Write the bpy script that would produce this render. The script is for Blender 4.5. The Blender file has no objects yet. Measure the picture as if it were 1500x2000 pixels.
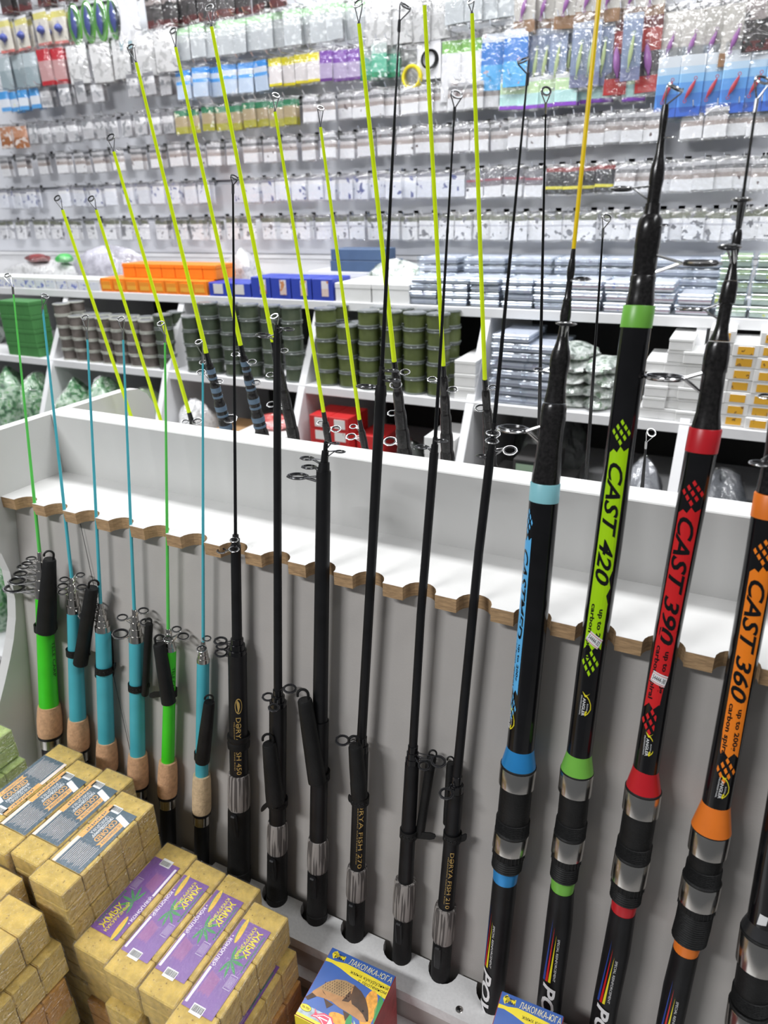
import bpy, bmesh, math, random
from mathutils import Vector, Matrix
random.seed(11)
S = bpy.context.scene
C = S.collection
V = Vector

# ------------------------------------------------------------------ camera
CH = 1.55                                   # camera height above the floor
YAW, PITCH, FPX, ROLL = 0.472452754, 0.417356622, 1384.565, -0.0267951
_F = V((-math.sin(YAW)*math.cos(PITCH), math.cos(YAW)*math.cos(PITCH), -math.sin(PITCH)))
_R0 = V((math.cos(YAW), math.sin(YAW), 0)); _U0 = _R0.cross(_F)
_R = math.cos(ROLL)*_R0 + math.sin(ROLL)*_U0
_U = -math.sin(ROLL)*_R0 + math.cos(ROLL)*_U0
CAM = V((0, 0, CH))
cd = bpy.data.cameras.new('camera'); cam = bpy.data.objects.new('camera', cd); C.objects.link(cam)
cam.matrix_world = Matrix(((_R.x, _U.x, -_F.x, 0), (_R.y, _U.y, -_F.y, 0), (_R.z, _U.z, -_F.z, CH), (0, 0, 0, 1)))
cd.sensor_fit = 'HORIZONTAL'; cd.sensor_width = 36; cd.lens = FPX/1500*36
cd.clip_start = .02
cd.dof.use_dof = True; cd.dof.focus_distance = .80; cd.dof.aperture_fstop = 8.5
S.camera = cam

# ------------------------------------------------------------------ light
w = bpy.data.worlds.new('shop_world'); S.world = w; w.use_nodes = True
w.node_tree.nodes['Background'].inputs[0].default_value = (.93, .96, 1, 1)
w.node_tree.nodes['Background'].inputs[1].default_value = .13
def ceiling_lamp(x, y, sx, sy, power):
    l = bpy.data.lights.new('ceiling_panel_light', 'AREA'); l.shape = 'RECTANGLE'
    l.size = sx; l.size_y = sy; l.energy = power; l.color = (.97, .98, 1)
    o = bpy.data.objects.new('ceiling_panel_light', l); C.objects.link(o); o.location = (x, y, 2.95)
ceiling_lamp(-1.0, 1.25, 2.8, .3, 64)
ceiling_lamp(-1.5, -1.3, 1.2, .3, 85)
ceiling_lamp(1.1, .5, .3, 1.2, 22)
S.view_settings.view_transform = 'Standard'; S.view_settings.look = 'None'
S.view_settings.gamma = 1; S.view_settings.use_curve_mapping = False
S.view_settings.exposure = 0.0

# ------------------------------------------------------------------ pixels to directions
def ray(x, y): return _F + _R*((x-750)/FPX) + _U*((1000-y)/FPX)
def atY(x, y, Y): r = ray(x, y); return CAM + r*(Y/r.y)
def atZ(x, y, Z): r = ray(x, y); return CAM + r*((Z-CH)/r.z)
def atP(x, y, a, k):                                    # plane Y = a + k*(Z-CH)
    r = ray(x, y); return CAM + r*(a/(r.y-k*r.z))
def depth(P): return (P-CAM).dot(_F)
def nearer(P, d):                                        # move a point towards the camera
    v = P-CAM; return CAM + v*(1-d/v.length)

# ------------------------------------------------------------------ materials
def _n(nt, t, **kw):
    n = nt.nodes.new(t)
    for k, v in kw.items(): setattr(n, k, v)
    return n
def mat(name, col, rough=.5, metal=0., var=.06, vs=40., bump=0., bs=200., coat=0., spec=.5, stretch=None):
    m = bpy.data.materials.new(name); m.use_nodes = True; nt = m.node_tree; b = nt.nodes['Principled BSDF']
    b.inputs['Roughness'].default_value = rough; b.inputs['Metallic'].default_value = metal
    b.inputs['Coat Weight'].default_value = coat; b.inputs['Specular IOR Level'].default_value = spec
    tc = _n(nt, 'ShaderNodeTexCoord'); no = _n(nt, 'ShaderNodeTexNoise'); no.inputs['Scale'].default_value = vs
    src = tc.outputs['Object']
    if stretch:
        mp = _n(nt, 'ShaderNodeMapping'); mp.inputs['Scale'].default_value = stretch
        nt.links.new(src, mp.inputs[0]); src = mp.outputs[0]
    nt.links.new(src, no.inputs['Vector'])
    no.inputs['Detail'].default_value = 4
    r = _n(nt, 'ShaderNodeValToRGB'); r.color_ramp.elements[0].position = .3; r.color_ramp.elements[1].position = .7
    r.color_ramp.elements[0].color = [c*(1-var) for c in col]+[1]
    r.color_ramp.elements[1].color = [min(1, c*(1+var)) for c in col]+[1]
    nt.links.new(no.outputs['Fac'], r.inputs[0]); nt.links.new(r.outputs[0], b.inputs['Base Color'])
    if bump:
        n2 = _n(nt, 'ShaderNodeTexNoise'); n2.inputs['Scale'].default_value = bs; n2.inputs['Detail'].default_value = 3
        nt.links.new(src, n2.inputs['Vector'])
        bp = _n(nt, 'ShaderNodeBump'); bp.inputs['Strength'].default_value = bump; bp.inputs['Distance'].default_value = .002
        nt.links.new(n2.outputs['Fac'], bp.inputs['Height']); nt.links.new(bp.outputs[0], b.inputs['Normal'])
    return m
def film(name, fac=.16, col=(1, 1, 1), rough=.07, bs=120., bump=.5, stretch=(1, 1, 1), dist=.006):
    m = bpy.data.materials.new(name); m.use_nodes = True; nt = m.node_tree
    for n in list(nt.nodes): nt.nodes.remove(n)
    o = _n(nt, 'ShaderNodeOutputMaterial'); mx = _n(nt, 'ShaderNodeMixShader'); tr = _n(nt, 'ShaderNodeBsdfTransparent')
    gl = _n(nt, 'ShaderNodeBsdfGlossy'); gl.inputs['Roughness'].default_value = rough; gl.inputs['Color'].default_value = (*col, 1)
    tr.inputs['Color'].default_value = (*[.6+.4*c for c in col], 1)
    tc = _n(nt, 'ShaderNodeTexCoord'); mp = _n(nt, 'ShaderNodeMapping'); mp.inputs['Scale'].default_value = stretch
    no = _n(nt, 'ShaderNodeTexNoise'); no.inputs['Scale'].default_value = bs; no.inputs['Detail'].default_value = 3
    nt.links.new(tc.outputs['Object'], mp.inputs[0]); nt.links.new(mp.outputs[0], no.inputs['Vector'])
    bp = _n(nt, 'ShaderNodeBump'); bp.inputs['Strength'].default_value = bump; bp.inputs['Distance'].default_value = dist
    nt.links.new(no.outputs['Fac'], bp.inputs['Height']); nt.links.new(bp.outputs[0], gl.inputs['Normal'])
    mx.inputs[0].default_value = fac
    nt.links.new(tr.outputs[0], mx.inputs[1]); nt.links.new(gl.outputs[0], mx.inputs[2]); nt.links.new(mx.outputs[0], o.inputs[0])
    return m
def banded(name, stops, rough=.45, axis=2, marks=0., mark_col=(.05, .05, .06), ms=60.):
    """flat print: bands of colour along one axis of the object's own box, with small printed marks"""
    m = bpy.data.materials.new(name); m.use_nodes = True; nt = m.node_tree; b = nt.nodes['Principled BSDF']
    b.inputs['Roughness'].default_value = rough
    tc = _n(nt, 'ShaderNodeTexCoord'); sp = _n(nt, 'ShaderNodeSeparateXYZ'); nt.links.new(tc.outputs['Generated'], sp.inputs[0])
    r = _n(nt, 'ShaderNodeValToRGB'); cr = r.color_ramp; cr.interpolation = 'CONSTANT'
    while len(cr.elements) < len(stops): cr.elements.new(.5)
    for e, (p, c) in zip(cr.elements, stops): e.position = p
    for e, (p, c) in zip(cr.elements, stops): e.color = (*c, 1)
    nt.links.new(sp.outputs[axis], r.inputs[0]); src = r.outputs[0]
    if marks:
        no = _n(nt, 'ShaderNodeTexNoise'); no.inputs['Scale'].default_value = ms; no.inputs['Detail'].default_value = 2
        oi = _n(nt, 'ShaderNodeObjectInfo'); ad = _n(nt, 'ShaderNodeVectorMath', operation='ADD')
        nt.links.new(tc.outputs['Object'], ad.inputs[0]); nt.links.new(oi.outputs['Random'], ad.inputs[1])
        nt.links.new(ad.outputs[0], no.inputs['Vector'])
        th = _n(nt, 'ShaderNodeMath', operation='GREATER_THAN'); th.inputs[1].default_value = 1-marks
        nt.links.new(no.outputs['Fac'], th.inputs[0])
        mx = _n(nt, 'ShaderNodeMix', data_type='RGBA'); nt.links.new(th.outputs[0], mx.inputs['Factor'])
        nt.links.new(src, mx.inputs['A']); mx.inputs['B'].default_value = (*mark_col, 1); src = mx.outputs['Result']
    nt.links.new(src, b.inputs['Base Color'])
    return m
def speckled(name, col, dark, rough=.75):
    m = mat(name, col, rough, var=.20, vs=110, bump=.5, bs=300)
    nt = m.node_tree; b = nt.nodes['Principled BSDF']; src = b.inputs['Base Color'].links[0].from_socket
    tc = _n(nt, 'ShaderNodeTexCoord'); vo = _n(nt, 'ShaderNodeTexVoronoi'); vo.inputs['Scale'].default_value = 330
    nt.links.new(tc.outputs['Object'], vo.inputs['Vector'])
    th = _n(nt, 'ShaderNodeMath', operation='LESS_THAN'); th.inputs[1].default_value = .26
    nt.links.new(vo.outputs['Distance'], th.inputs[0])
    sc = _n(nt, 'ShaderNodeSeparateColor'); nt.links.new(vo.outputs['Color'], sc.inputs[0])
    g2 = _n(nt, 'ShaderNodeMath', operation='GREATER_THAN'); g2.inputs[1].default_value = .86; nt.links.new(sc.outputs[0], g2.inputs[0])
    mu = _n(nt, 'ShaderNodeMath', operation='MULTIPLY'); nt.links.new(th.outputs[0], mu.inputs[0]); nt.links.new(g2.outputs[0], mu.inputs[1]); th = mu
    mx = _n(nt, 'ShaderNodeMix', data_type='RGBA'); nt.links.new(th.outputs[0], mx.inputs['Factor'])
    nt.links.new(src, mx.inputs['A']); mx.inputs['B'].default_value = (*dark, 1); nt.links.new(mx.outputs['Result'], b.inputs['Base Color'])
    return m
def striped(name, a, b_, scale=60.):
    m = mat(name, a, .7, var=.1, vs=120); nt = m.node_tree; b = nt.nodes['Principled BSDF']
    tc = _n(nt, 'ShaderNodeTexCoord'); no = _n(nt, 'ShaderNodeTexNoise'); mp = _n(nt, 'ShaderNodeMapping')
    mp.inputs['Scale'].default_value = (1, 1, .04); no.inputs['Scale'].default_value = scale*2; no.inputs['Detail'].default_value = 1
    ro_ = _n(nt, 'ShaderNodeMapping'); ro_.inputs['Rotation'].default_value = (.1637, 0, 0)      # grain runs along the leaning rod
    nt.links.new(tc.outputs['Object'], ro_.inputs[0]); nt.links.new(ro_.outputs[0], mp.inputs[0]); nt.links.new(mp.outputs[0], no.inputs['Vector'])
    r = _n(nt, 'ShaderNodeValToRGB'); r.color_ramp.elements[0].position = .47; r.color_ramp.elements[1].position = .53
    r.color_ramp.elements[0].color = (*a, 1); r.color_ramp.elements[1].color = (*b_, 1)
    nt.links.new(no.outputs['Fac'], r.inputs[0]); nt.links.new(r.outputs[0], b.inputs['Base Color'])
    return m
M = {}
def K(name, *a, **k):
    M[name] = mat(name, *a, **k); return M[name]
K('white_lam', (.61, .605, .59), .5, var=.02, vs=8, bump=.06, bs=160)
K('grey_lam', (.46, .435, .41), .55, var=.03, vs=20, bump=.1, bs=500)
K('shelf_white', (.76, .76, .77), .5, var=.02)
K('tray_white', (.70, .70, .69), .6, var=.05, vs=300, bump=.1, bs=600)
K('fibre', (.42, .27, .14), .85, var=.25, vs=90, stretch=(1, 1, 6), bump=.4, bs=220)
K('slat', (.68, .69, .73), .45, var=.02)
K('groove', (.30, .31, .34), .4, metal=.3)
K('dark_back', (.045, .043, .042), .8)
K('floor_tile', (.33, .32, .31), .5, var=.1, vs=3)
K('black', (.008, .008, .009), .45, var=.3, bump=.05, bs=900, spec=.3)
K('black_gloss', (.006, .006, .007), .14, var=.3, spec=.5)
K('black_dusty', (.013, .012, .012), .22, var=.6, vs=350, spec=.5)
K('rubber', (.009, .009, .009), .55, var=.3, bump=.2, bs=500, spec=.28)
K('chrome', (.62, .60, .57), .2, metal=1, var=.06, vs=30)
K('wire', (.55, .55, .55), .22, metal=1)
K('steel_dark', (.10, .10, .105), .3, metal=.8)
K('ring_black', (.02, .02, .022), .25)
K('yellow_neon', (.74, .95, 0.0), .4, var=.03)
M['yellow_neon'].node_tree.nodes['Principled BSDF'].inputs['Emission Strength'].default_value = 0
K('yellow_tip', (.90, .62, .0), .3, var=.03)
K('teal', (.065, .42, .50), .45, var=.05)
K('teal_light', (.26, .58, .64), .35)
K('green_neon', (.05, .62, .015), .45, var=.05)
K('green_thin', (.10, .58, .09), .45)
K('green_collar', (.17, .46, .06), .35)
K('red_collar', (.52, .012, .02), .35)
K('orange_collar', (.82, .20, .02), .38)
K('blue_collar', (.03, .28, .66), .32, metal=.3)
K('lime', (.40, .72, .0), .4, var=.03)
K('red_print', (.66, .012, .015), .4, var=.03)
K('orange_print', (.95, .24, .01), .4, var=.03)
K('sky_print', (.12, .48, .86), .4, var=.03)
K('cork', (.62, .36, .20), .8, var=.16, vs=160, bump=.3, bs=400)
K('cork_pale', (.62, .46, .28), .8, var=.16, vs=160, bump=.3, bs=400)
K('gold', (.62, .42, .13), .4, metal=.4)
K('white_print', (.82, .82, .82), .5, var=.02)
K('yellow_print', (.86, .74, .02), .5, var=.02)
K('blue_print', (.02, .06, .32), .5, var=.02)
K('stripe_blue', (.11, .17, .24), .5)
M['grip'] = striped('wood_grip', (.30, .275, .255), (.085, .075, .07), 190.)
M['bait'] = speckled('bait_block', (.58, .405, .10), (.22, .14, .04))
M['bait2'] = speckled('bait_block_orange', (.50, .25, .05), (.25, .12, .03))
M['baitg'] = speckled('bait_block_green', (.36, .46, .15), (.12, .17, .05))
M['wrap'] = film('shrink_wrap', .13, rough=.16, bs=300, bump=1.0, dist=.012, stretch=(1.2, .45, 1))
M['bag'] = film('clear_bag', .15, rough=.12, bs=90, bump=1.0)
M['case'] = film('clear_case', .22, (.9, .95, 1), rough=.15, bs=40, bump=.3)

# ------------------------------------------------------------------ mesh helpers
class MB:
    def __init__(s): s.v = []; s.f = []; s.m = []
    def add(s, vs, fs, mi=0):
        o = len(s.v); s.v += [V(p) for p in vs]; s.f += [[i+o for i in f] for f in fs]; s.m += [mi]*len(fs); return s
    def box(s, x0, x1, y0, y1, z0, z1, mi=0, bev=0., M4=None):
        if bev <= 0:
            vs = [(x, y, z) for z in (z0, z1) for y in (y0, y1) for x in (x0, x1)]
            fs = [(0, 2, 3, 1), (4, 5, 7, 6), (0, 1, 5, 4), (1, 3, 7, 5), (3, 2, 6, 7), (2, 0, 4, 6)]
        else:
            b = bev; vs = []; fs = []; idx = {}
            def vid(p):
                if p not in idx: idx[p] = len(vs); vs.append(p)
                return idx[p]
            X = (x0, x1); Y = (y0, y1); Z = (z0, z1); sg = (1, -1)
            def pt(i, j, k, ax):
                q = [X[i]+(b*sg[i] if ax != 0 else 0), Y[j]+(b*sg[j] if ax != 1 else 0), Z[k]+(b*sg[k] if ax != 2 else 0)]
                return vid((i, j, k, ax)) if False else vid(tuple(q))
            cyc = [(0, 0), (1, 0), (1, 1), (0, 1)]
            for i in (0, 1):
                for ax in (0, 1, 2):
                    q = []
                    for a, c in cyc:
                        t = [a, c]; t.insert(ax, i); q.append(pt(*t, ax))
                    fs.append(q)
            for ax in (0, 1, 2):          # edges along ax
                o = [k for k in (0, 1, 2) if k != ax]
                for a in (0, 1):
                    for c in (0, 1):
                        t0 = [0]*3; t0[o[0]] = a; t0[o[1]] = c; t1 = list(t0); t1[ax] = 1
                        fs.append([pt(*t0, o[0]), pt(*t1, o[0]), pt(*t1, o[1]), pt(*t0, o[1])])
            for i in (0, 1):
                for j in (0, 1):
                    for k in (0, 1): fs.append([pt(i, j, k, 0), pt(i, j, k, 1), pt(i, j, k, 2)])
        if M4 is not None: vs = [M4 @ V(p) for p in vs]
        return s.add(vs, fs, mi)
    def lathe(s, rings, e1, e2, n=16, mi=0, caps=True):
        """rings: (centre, radius)"""
        vs = []; fs = []
        cs = [(math.cos(2*math.pi*i/n), math.sin(2*math.pi*i/n)) for i in range(n)]
        for c, r in rings: vs += [V(c)+(e1*a+e2*b)*r for a, b in cs]
        for k in range(len(rings)-1):
            for i in range(n):
                j = (i+1) % n; fs.append((k*n+i, k*n+j, k*n+n+j, k*n+n+i))
        if caps: fs.append(list(range(n))[::-1]); fs.append([(len(rings)-1)*n+i for i in range(n)])
        return s.add(vs, fs, mi)
    def tube(s, pts, r, n=6, mi=0, r1=None):
        pts = [V(p) for p in pts]; d = (pts[-1]-pts[0]); d = d.normalized() if d.length > 1e-9 else V((0, 0, 1))
        vs = []; fs = []; m = len(pts)
        prev = None
        for k, p in enumerate(pts):
            t = (pts[min(k+1, m-1)]-pts[max(k-1, 0)]).normalized()
            if prev is None: a = t.orthogonal().normalized()
            else: a = (prev-t*prev.dot(t)).normalized()
            prev = a; b = t.cross(a); rr = r if r1 is None else r+(r1-r)*k/(m-1)
            vs += [p+(a*math.cos(2*math.pi*i/n)+b*math.sin(2*math.pi*i/n))*rr for i in range(n)]
        for k in range(m-1):
            for i in range(n):
                j = (i+1) % n; fs.append((k*n+i, k*n+j, k*n+n+j, k*n+n+i))
        fs.append(list(range(n))[::-1]); fs.append([(m-1)*n+i for i in range(n)])
        return s.add(vs, fs, mi)
    def torus(s, c, nrm, R, r, n=18, m=6, mi=0, flat=1.):
        nrm = nrm.normalized(); a = nrm.orthogonal().normalized(); b = nrm.cross(a); vs = []; fs = []
        for i in range(n):
            t = 2*math.pi*i/n; d = a*math.cos(t)+b*math.sin(t)
            for j in range(m):
                u = 2*math.pi*j/m; vs.append(V(c)+d*(R+r*math.cos(u))+nrm*(r*flat*math.sin(u)))
        for i in range(n):
            for j in range(m):
                fs.append((i*m+j, ((i+1) % n)*m+j, ((i+1) % n)*m+(j+1) % m, i*m+(j+1) % m))
        return s.add(vs, fs, mi)
    def prism(s, poly, f, d0, d1, mi=0, side=None):
        """poly of 2-d points, f maps (a,b,depth) to 3-d"""
        n = len(poly); vs = [f(a, b, d0) for a, b in poly]+[f(a, b, d1) for a, b in poly]
        s.add(vs, [list(range(n))[::-1], [n+i for i in range(n)]], mi)
        return s.add(vs, [(i, (i+1) % n, n+(i+1) % n, n+i) for i in range(n)], mi if side is None else side)
    def mesh(s, name, mats, smooth=False, off=V((0, 0, 0))):
        me = bpy.data.meshes.new(name); me.from_pydata([p-off for p in s.v], [], s.f)
        for m in (mats if isinstance(mats, (list, tuple)) else [mats]): me.materials.append(m)
        if len(me.materials) > 1:
            for p, i in zip(me.polygons, s.m): p.material_index = i
        me.validate()
        bm = bmesh.new(); bm.from_mesh(me); bmesh.ops.recalc_face_normals(bm, faces=bm.faces)
        bm.to_mesh(me); bm.free()
        if smooth:
            me.polygons.foreach_set('use_smooth', [True]*len(me.polygons)); me.set_sharp_from_angle(angle=math.radians(38))
        return me
def obj(name, me, parent=None, loc=None):
    o = bpy.data.objects.new(name, me); C.objects.link(o)
    if parent: o.parent = parent
    if loc is not None: o.location = loc
    return o
def tag(o, label, cat, group=None, kind=None):
    if label: o['label'] = label
    if cat: o['category'] = cat
    if group: o['group'] = group
    if kind: o['kind'] = kind
    return o
def thing(name, label, cat, loc, group=None, rotz=0.):
    o = bpy.data.objects.new(name, None); C.objects.link(o); o.location = loc; o.rotation_euler = (0, 0, rotz)
    o.empty_display_size = .02
    return tag(o, label, cat, group)
def dup(o, loc=None, rot=None, parent=None, label=None, group=None, scale=None):
    c = o.copy(); C.objects.link(c)
    if parent: c.parent = parent
    if loc is not None: c.location = loc
    if rot is not None: c.rotation_euler = rot
    if scale is not None: c.scale = scale
    if label: c['label'] = label
    if group: c['group'] = group
    for ch in KIDS.get(o.name, []):
        d = dup(ch, parent=c)
    KIDS[c.name] = KIDS.get(o.name, [])
    return c
KIDS = {}
def kid(p, o): KIDS.setdefault(p.name, []).append(o); return o
def struct(name, mb, mats, smooth=False):
    o = obj(name, mb.mesh(name, mats, smooth)); o['kind'] = 'structure'; return o

# ------------------------------------------------------------------ text and flat print
_tc = {}
def text_polys(st, bold=0., shear=0., res=2):
    key = (st, bold, shear, res)
    if key not in _tc:
        cu = bpy.data.curves.new('lettering', 'FONT'); cu.body = st; cu.offset = bold; cu.shear = shear; cu.resolution_u = res
        o = bpy.data.objects.new('lettering', cu); C.objects.link(o); bpy.context.view_layer.update()
        me = bpy.data.meshes.new_from_object(o.evaluated_get(bpy.context.evaluated_depsgraph_get()))
        vs = [tuple(v.co[:2]) for v in me.vertices]; fs = [list(p.vertices) for p in me.polygons]
        bpy.data.objects.remove(o); bpy.data.curves.remove(cu); bpy.data.meshes.remove(me)
        x0 = min(v[0] for v in vs); x1 = max(v[0] for v in vs)
        _tc[key] = ([((x-x0)/(x1-x0), y/.73) for x, y in vs], fs)
    return _tc[key]
def ell(cu, cv, ru, rv, rot=0., n=18):
    c, s = math.cos(rot), math.sin(rot)
    return [(cu+ru*math.cos(t)*c-rv*math.sin(t)*s, cv+ru*math.cos(t)*s+rv*math.sin(t)*c) for t in [2*math.pi*i/n for i in range(n)]]
def rect(u0, u1, v0, v1): return [(u0, v0), (u1, v0), (u1, v1), (u0, v1)]
class Flat:
    """coloured flat print in (u,v); several layers"""
    def __init__(s): s.items = []; s.mats = []
    def mi(s, m):
        if m not in s.mats: s.mats.append(m)
        return s.mats.index(m)
    def poly(s, pts, m, z=0): s.items.append(([(u, v) for u, v in pts], [list(range(len(pts)))], s.mi(m), z)); return s
    def text(s, st, u0, u1, v0, v1, m, z=2, bold=0., shear=0., res=2):
        vs, fs = text_polys(st, bold, shear, res)
        s.items.append(([(u0+(u1-u0)*a, v0+(v1-v0)*b) for a, b in vs], fs, s.mi(m), z)); return s
    def build(s, name, fmap, parent, cuts=None, step=.00008, off=V((0, 0, 0))):
        bm = bmesh.new()
        for vs, fs, mi, z in s.items:
            bv = [bm.verts.new((a, b, z)) for a, b in vs]
            for f in fs:
                try: bm.faces.new([bv[i] for i in f]).material_index = mi
                except ValueError: pass
        if cuts:
            bmesh.ops.triangulate(bm, faces=bm.faces)
            for c in cuts:
                bmesh.ops.bisect_plane(bm, geom=bm.verts[:]+bm.edges[:]+bm.faces[:], plane_co=(0, c, 0), plane_no=(0, 1, 0))
        for v in bm.verts: v.co = fmap(v.co.x, v.co.y, v.co.z*step)-off
        me = bpy.data.meshes.new(name); bm.to_mesh(me); bm.free()
        for m in s.mats: me.materials.append(M[m] if isinstance(m, str) else m)
        return obj(name, me, parent)

# ------------------------------------------------------------------ room shell
WY = 1.85                                               # face of the slat wall
fl = MB().box(-4.2, 2.6, -1.6, 2.2, -.02, 0); struct('floor', fl, M['floor_tile'])
wb = MB().box(-4.2, 2.6, WY+.012, WY+.06, 0, 3.0); wall = struct('wall_back', wb, M['groove'])
RAIL = [atY(750, y, WY).z for y in (500, 420, 340, 257, 180)]
while RAIL[-1] < 2.9: RAIL.append(RAIL[-1]+.097)
for i in range(len(RAIL)-1):
    z0, z1 = RAIL[i], RAIL[i+1]
    m = MB().prism([(0, z0+.006), (-.012, z0+.003), (-.012, z1-.010), (-.004, z1-.006), (-.004, z1-.003), (0, z1-.003)],
                   lambda a, b, d: V((d, WY+.012+a, b)), -4.2, 2.6)
    obj('slat', m.mesh('slat', M['slat']), wall)
m = MB().box(-4.2, 2.6, WY, WY+.012, .9, RAIL[0]-.012)
m.box(-4.2, 2.6, WY-.006, WY+.012, RAIL[0]-.010, RAIL[0]+.001)
obj('lower_panel', m.mesh('lower_panel', M['shelf_white']), wall)

# ------------------------------------------------------------------ shelving under the slat wall
Z1 = CH-.222; Z2 = CH-.405; Z3 = CH-.62; Z4 = CH-1.30
Y1, Y2, Y3, Y4 = 1.50, 1.408, 1.31, 1.12
unit = thing('shelving_unit', 'long white shelving unit with slanted dividers below the slat wall', 'shelf', (-1.2, 1.7, 0))
uo = V((-1.2, 1.7, 0))
DX = [-2.66, -2.226, -1.791, -1.356, -.932, -.506, -.076, .354]
def part(root, name, mb, mats, off, smooth=False): return obj(name, mb.mesh(name, mats, smooth, off), root)
for z, y in ((Z1, Y1), (Z2, Y2), (Z3, Y3), (Z4, Y4)):
    part(unit, 'shelf_board', MB().box(-4.0, .9, y, WY-.004, z-.02, z, bev=.001), M['shelf_white'], uo)
for x in DX:
    pr = [(Y1+.004, Z1-.02), (WY-.004, Z1-.02), (WY-.004, .03), (Y4+.02, .03), (Y4+.004, Z4-.02), (Y3-.006, Z3), (Y2-.004, Z2-.01)]
    part(unit, 'divider', MB().prism(pr, lambda a, b, d: V((d, a, b)), x-.009, x+.009), M['shelf_white'], uo)
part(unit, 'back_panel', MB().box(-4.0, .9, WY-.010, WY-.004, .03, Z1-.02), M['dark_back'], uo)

# ------------------------------------------------------------------ two-sided rod rack
SP = .06; RX0 = -.902; NT = 20; CY = .7115
SHZ = CH-.3733; TRZ = CH-.8395; BOZ = CH-.2824
rack = thing('rod_rack', 'white two-sided fishing rod rack with scalloped shelf and tray', 'rack', (-.3, CY, 0)); ro = V((-.3, CY, 0))
def mirror(mb):
    o = MB(); o.v = [V((p.x, 2*CY-p.y, p.z)) for p in mb.v]; o.f = [list(f)[::-1] for f in mb.f]; o.m = list(mb.m); return o
def arc_edge(y, r, sgn, n=10):
    pts = []
    for i in range(NT+1):
        xa = RX0+SP*i; xb = xa+SP*.39; pts += [(xa, y), (xb, y)]
        if i < NT:
            c = (xb+xa+SP)/2; rr = (xa+SP-xb)/2
            for k in range(1, n):
                t = math.pi*(1-k/n); pts.append((c+rr*math.cos(t), y+sgn*r*math.sin(t)))
    return pts
RX1 = RX0+SP*(NT+.39)
shelf = MB().prism(arc_edge(.583, .0185, 1)+[(RX1, .692), (RX0-.004, .692), (RX0-.004, .583)], lambda a, b, d: V((a, b, d)), SHZ-.016, SHZ, 0, 1)
tray = MB().prism([(RX0-.004, .470), (RX1, .470)]+arc_edge(.517, .0205, -1)[::-1], lambda a, b, d: V((a, b, d)), TRZ-.016, TRZ, 0, 0)
pan = MB().prism([(.601, SHZ-.016), (.613, SHZ-.016), (.5165, CH-.96), (.5045, CH-.96)], lambda a, b, d: V((d, a, b)), RX0-.004, RX1)
led = MB().box(RX0-.004, RX1, .462, .520, CH-.912, CH-.895)
fas = MB().box(RX0-.004, RX1, .4745, .4865, .0, TRZ-.016)
for nm, mb, mt in (('notched_shelf', shelf, [M['white_lam'], M['fibre']]), ('notched_tray', tray, M['tray_white']),
                   ('sloping_panel', pan, M['grey_lam']), ('rod_rest', led, M['tray_white']), ('plinth_front', fas, M['grey_lam'])):
    part(rack, nm, mb, mt, ro); part(rack, nm, mirror(mb), mt, ro)
part(rack, 'centre_board', MB().box(RX0-.004, RX1, .692, .731, .0, BOZ, bev=.0012), M['white_lam'], ro)
half = [(.580, -.2824), (.553, -.286), (.535, -.298), (.524, -.318), (.524, -.345), (.533, -.385), (.551, -.425), (.562, -.455), (.567, -.486),
        (.564, -.531), (.557, -.560), (.545, -.591), (.532, -.617), (.515, -.647), (.498, -.675), (.478, -.715), (.462, -.76), (.453, -.82), (.450, -.9), (.450, -1.549)]
ep = [(a, CH+b) for a, b in half]+[(2*CY-a, CH+b) for a, b in half[::-1]]
for x in (RX0-.022, RX1):
    part(rack, 'end_panel', MB().prism(ep, lambda a, b, d: V((d, a, b)), x, x+.018), M['white_lam'], ro)
# screws in the tray
for px, py in ((897, 1972), (420, 1728)):
    c = atZ(px, py, TRZ)
    s_ = MB().lathe([(c+V((0, 0, -.002)), .0042), (c+V((0, 0, .0006)), .0042), (c+V((0, 0, .0010)), .0034)], V((1, 0, 0)), V((0, 1, 0)), 14)
    sc = part(rack, 'screw', s_, M['chrome'], ro, True)
    x_ = MB()
    for a in (.5, .5+math.pi/2):
        x_.box(-.0026, .0026, -.0006, .0006, .0008, .0013, M4=Matrix.Translation(c) @ Matrix.Rotation(a, 4, 'Z'))
    part(sc, 'cross_recess', x_, M['black'], ro)
# loose fishing line lying on the sloping panel
ln = MB().tube([atP(157, 1023, .6626-.0012, .165), atP(204, 1240, .6626-.0016, .165), atP(252, 1457, .6626-.0012, .165), atP(272, 1545, .6626-.0012, .165)], .0004, 4)
b0 = atP(252, 1457, .6626, .165)
tag(obj('loose_fishing_line', ln.mesh('loose_fishing_line', M['steel_dark'], False, b0), loc=b0), 'thin dark fishing line hanging against the grey panel behind teal rods', 'fishing line')

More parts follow.
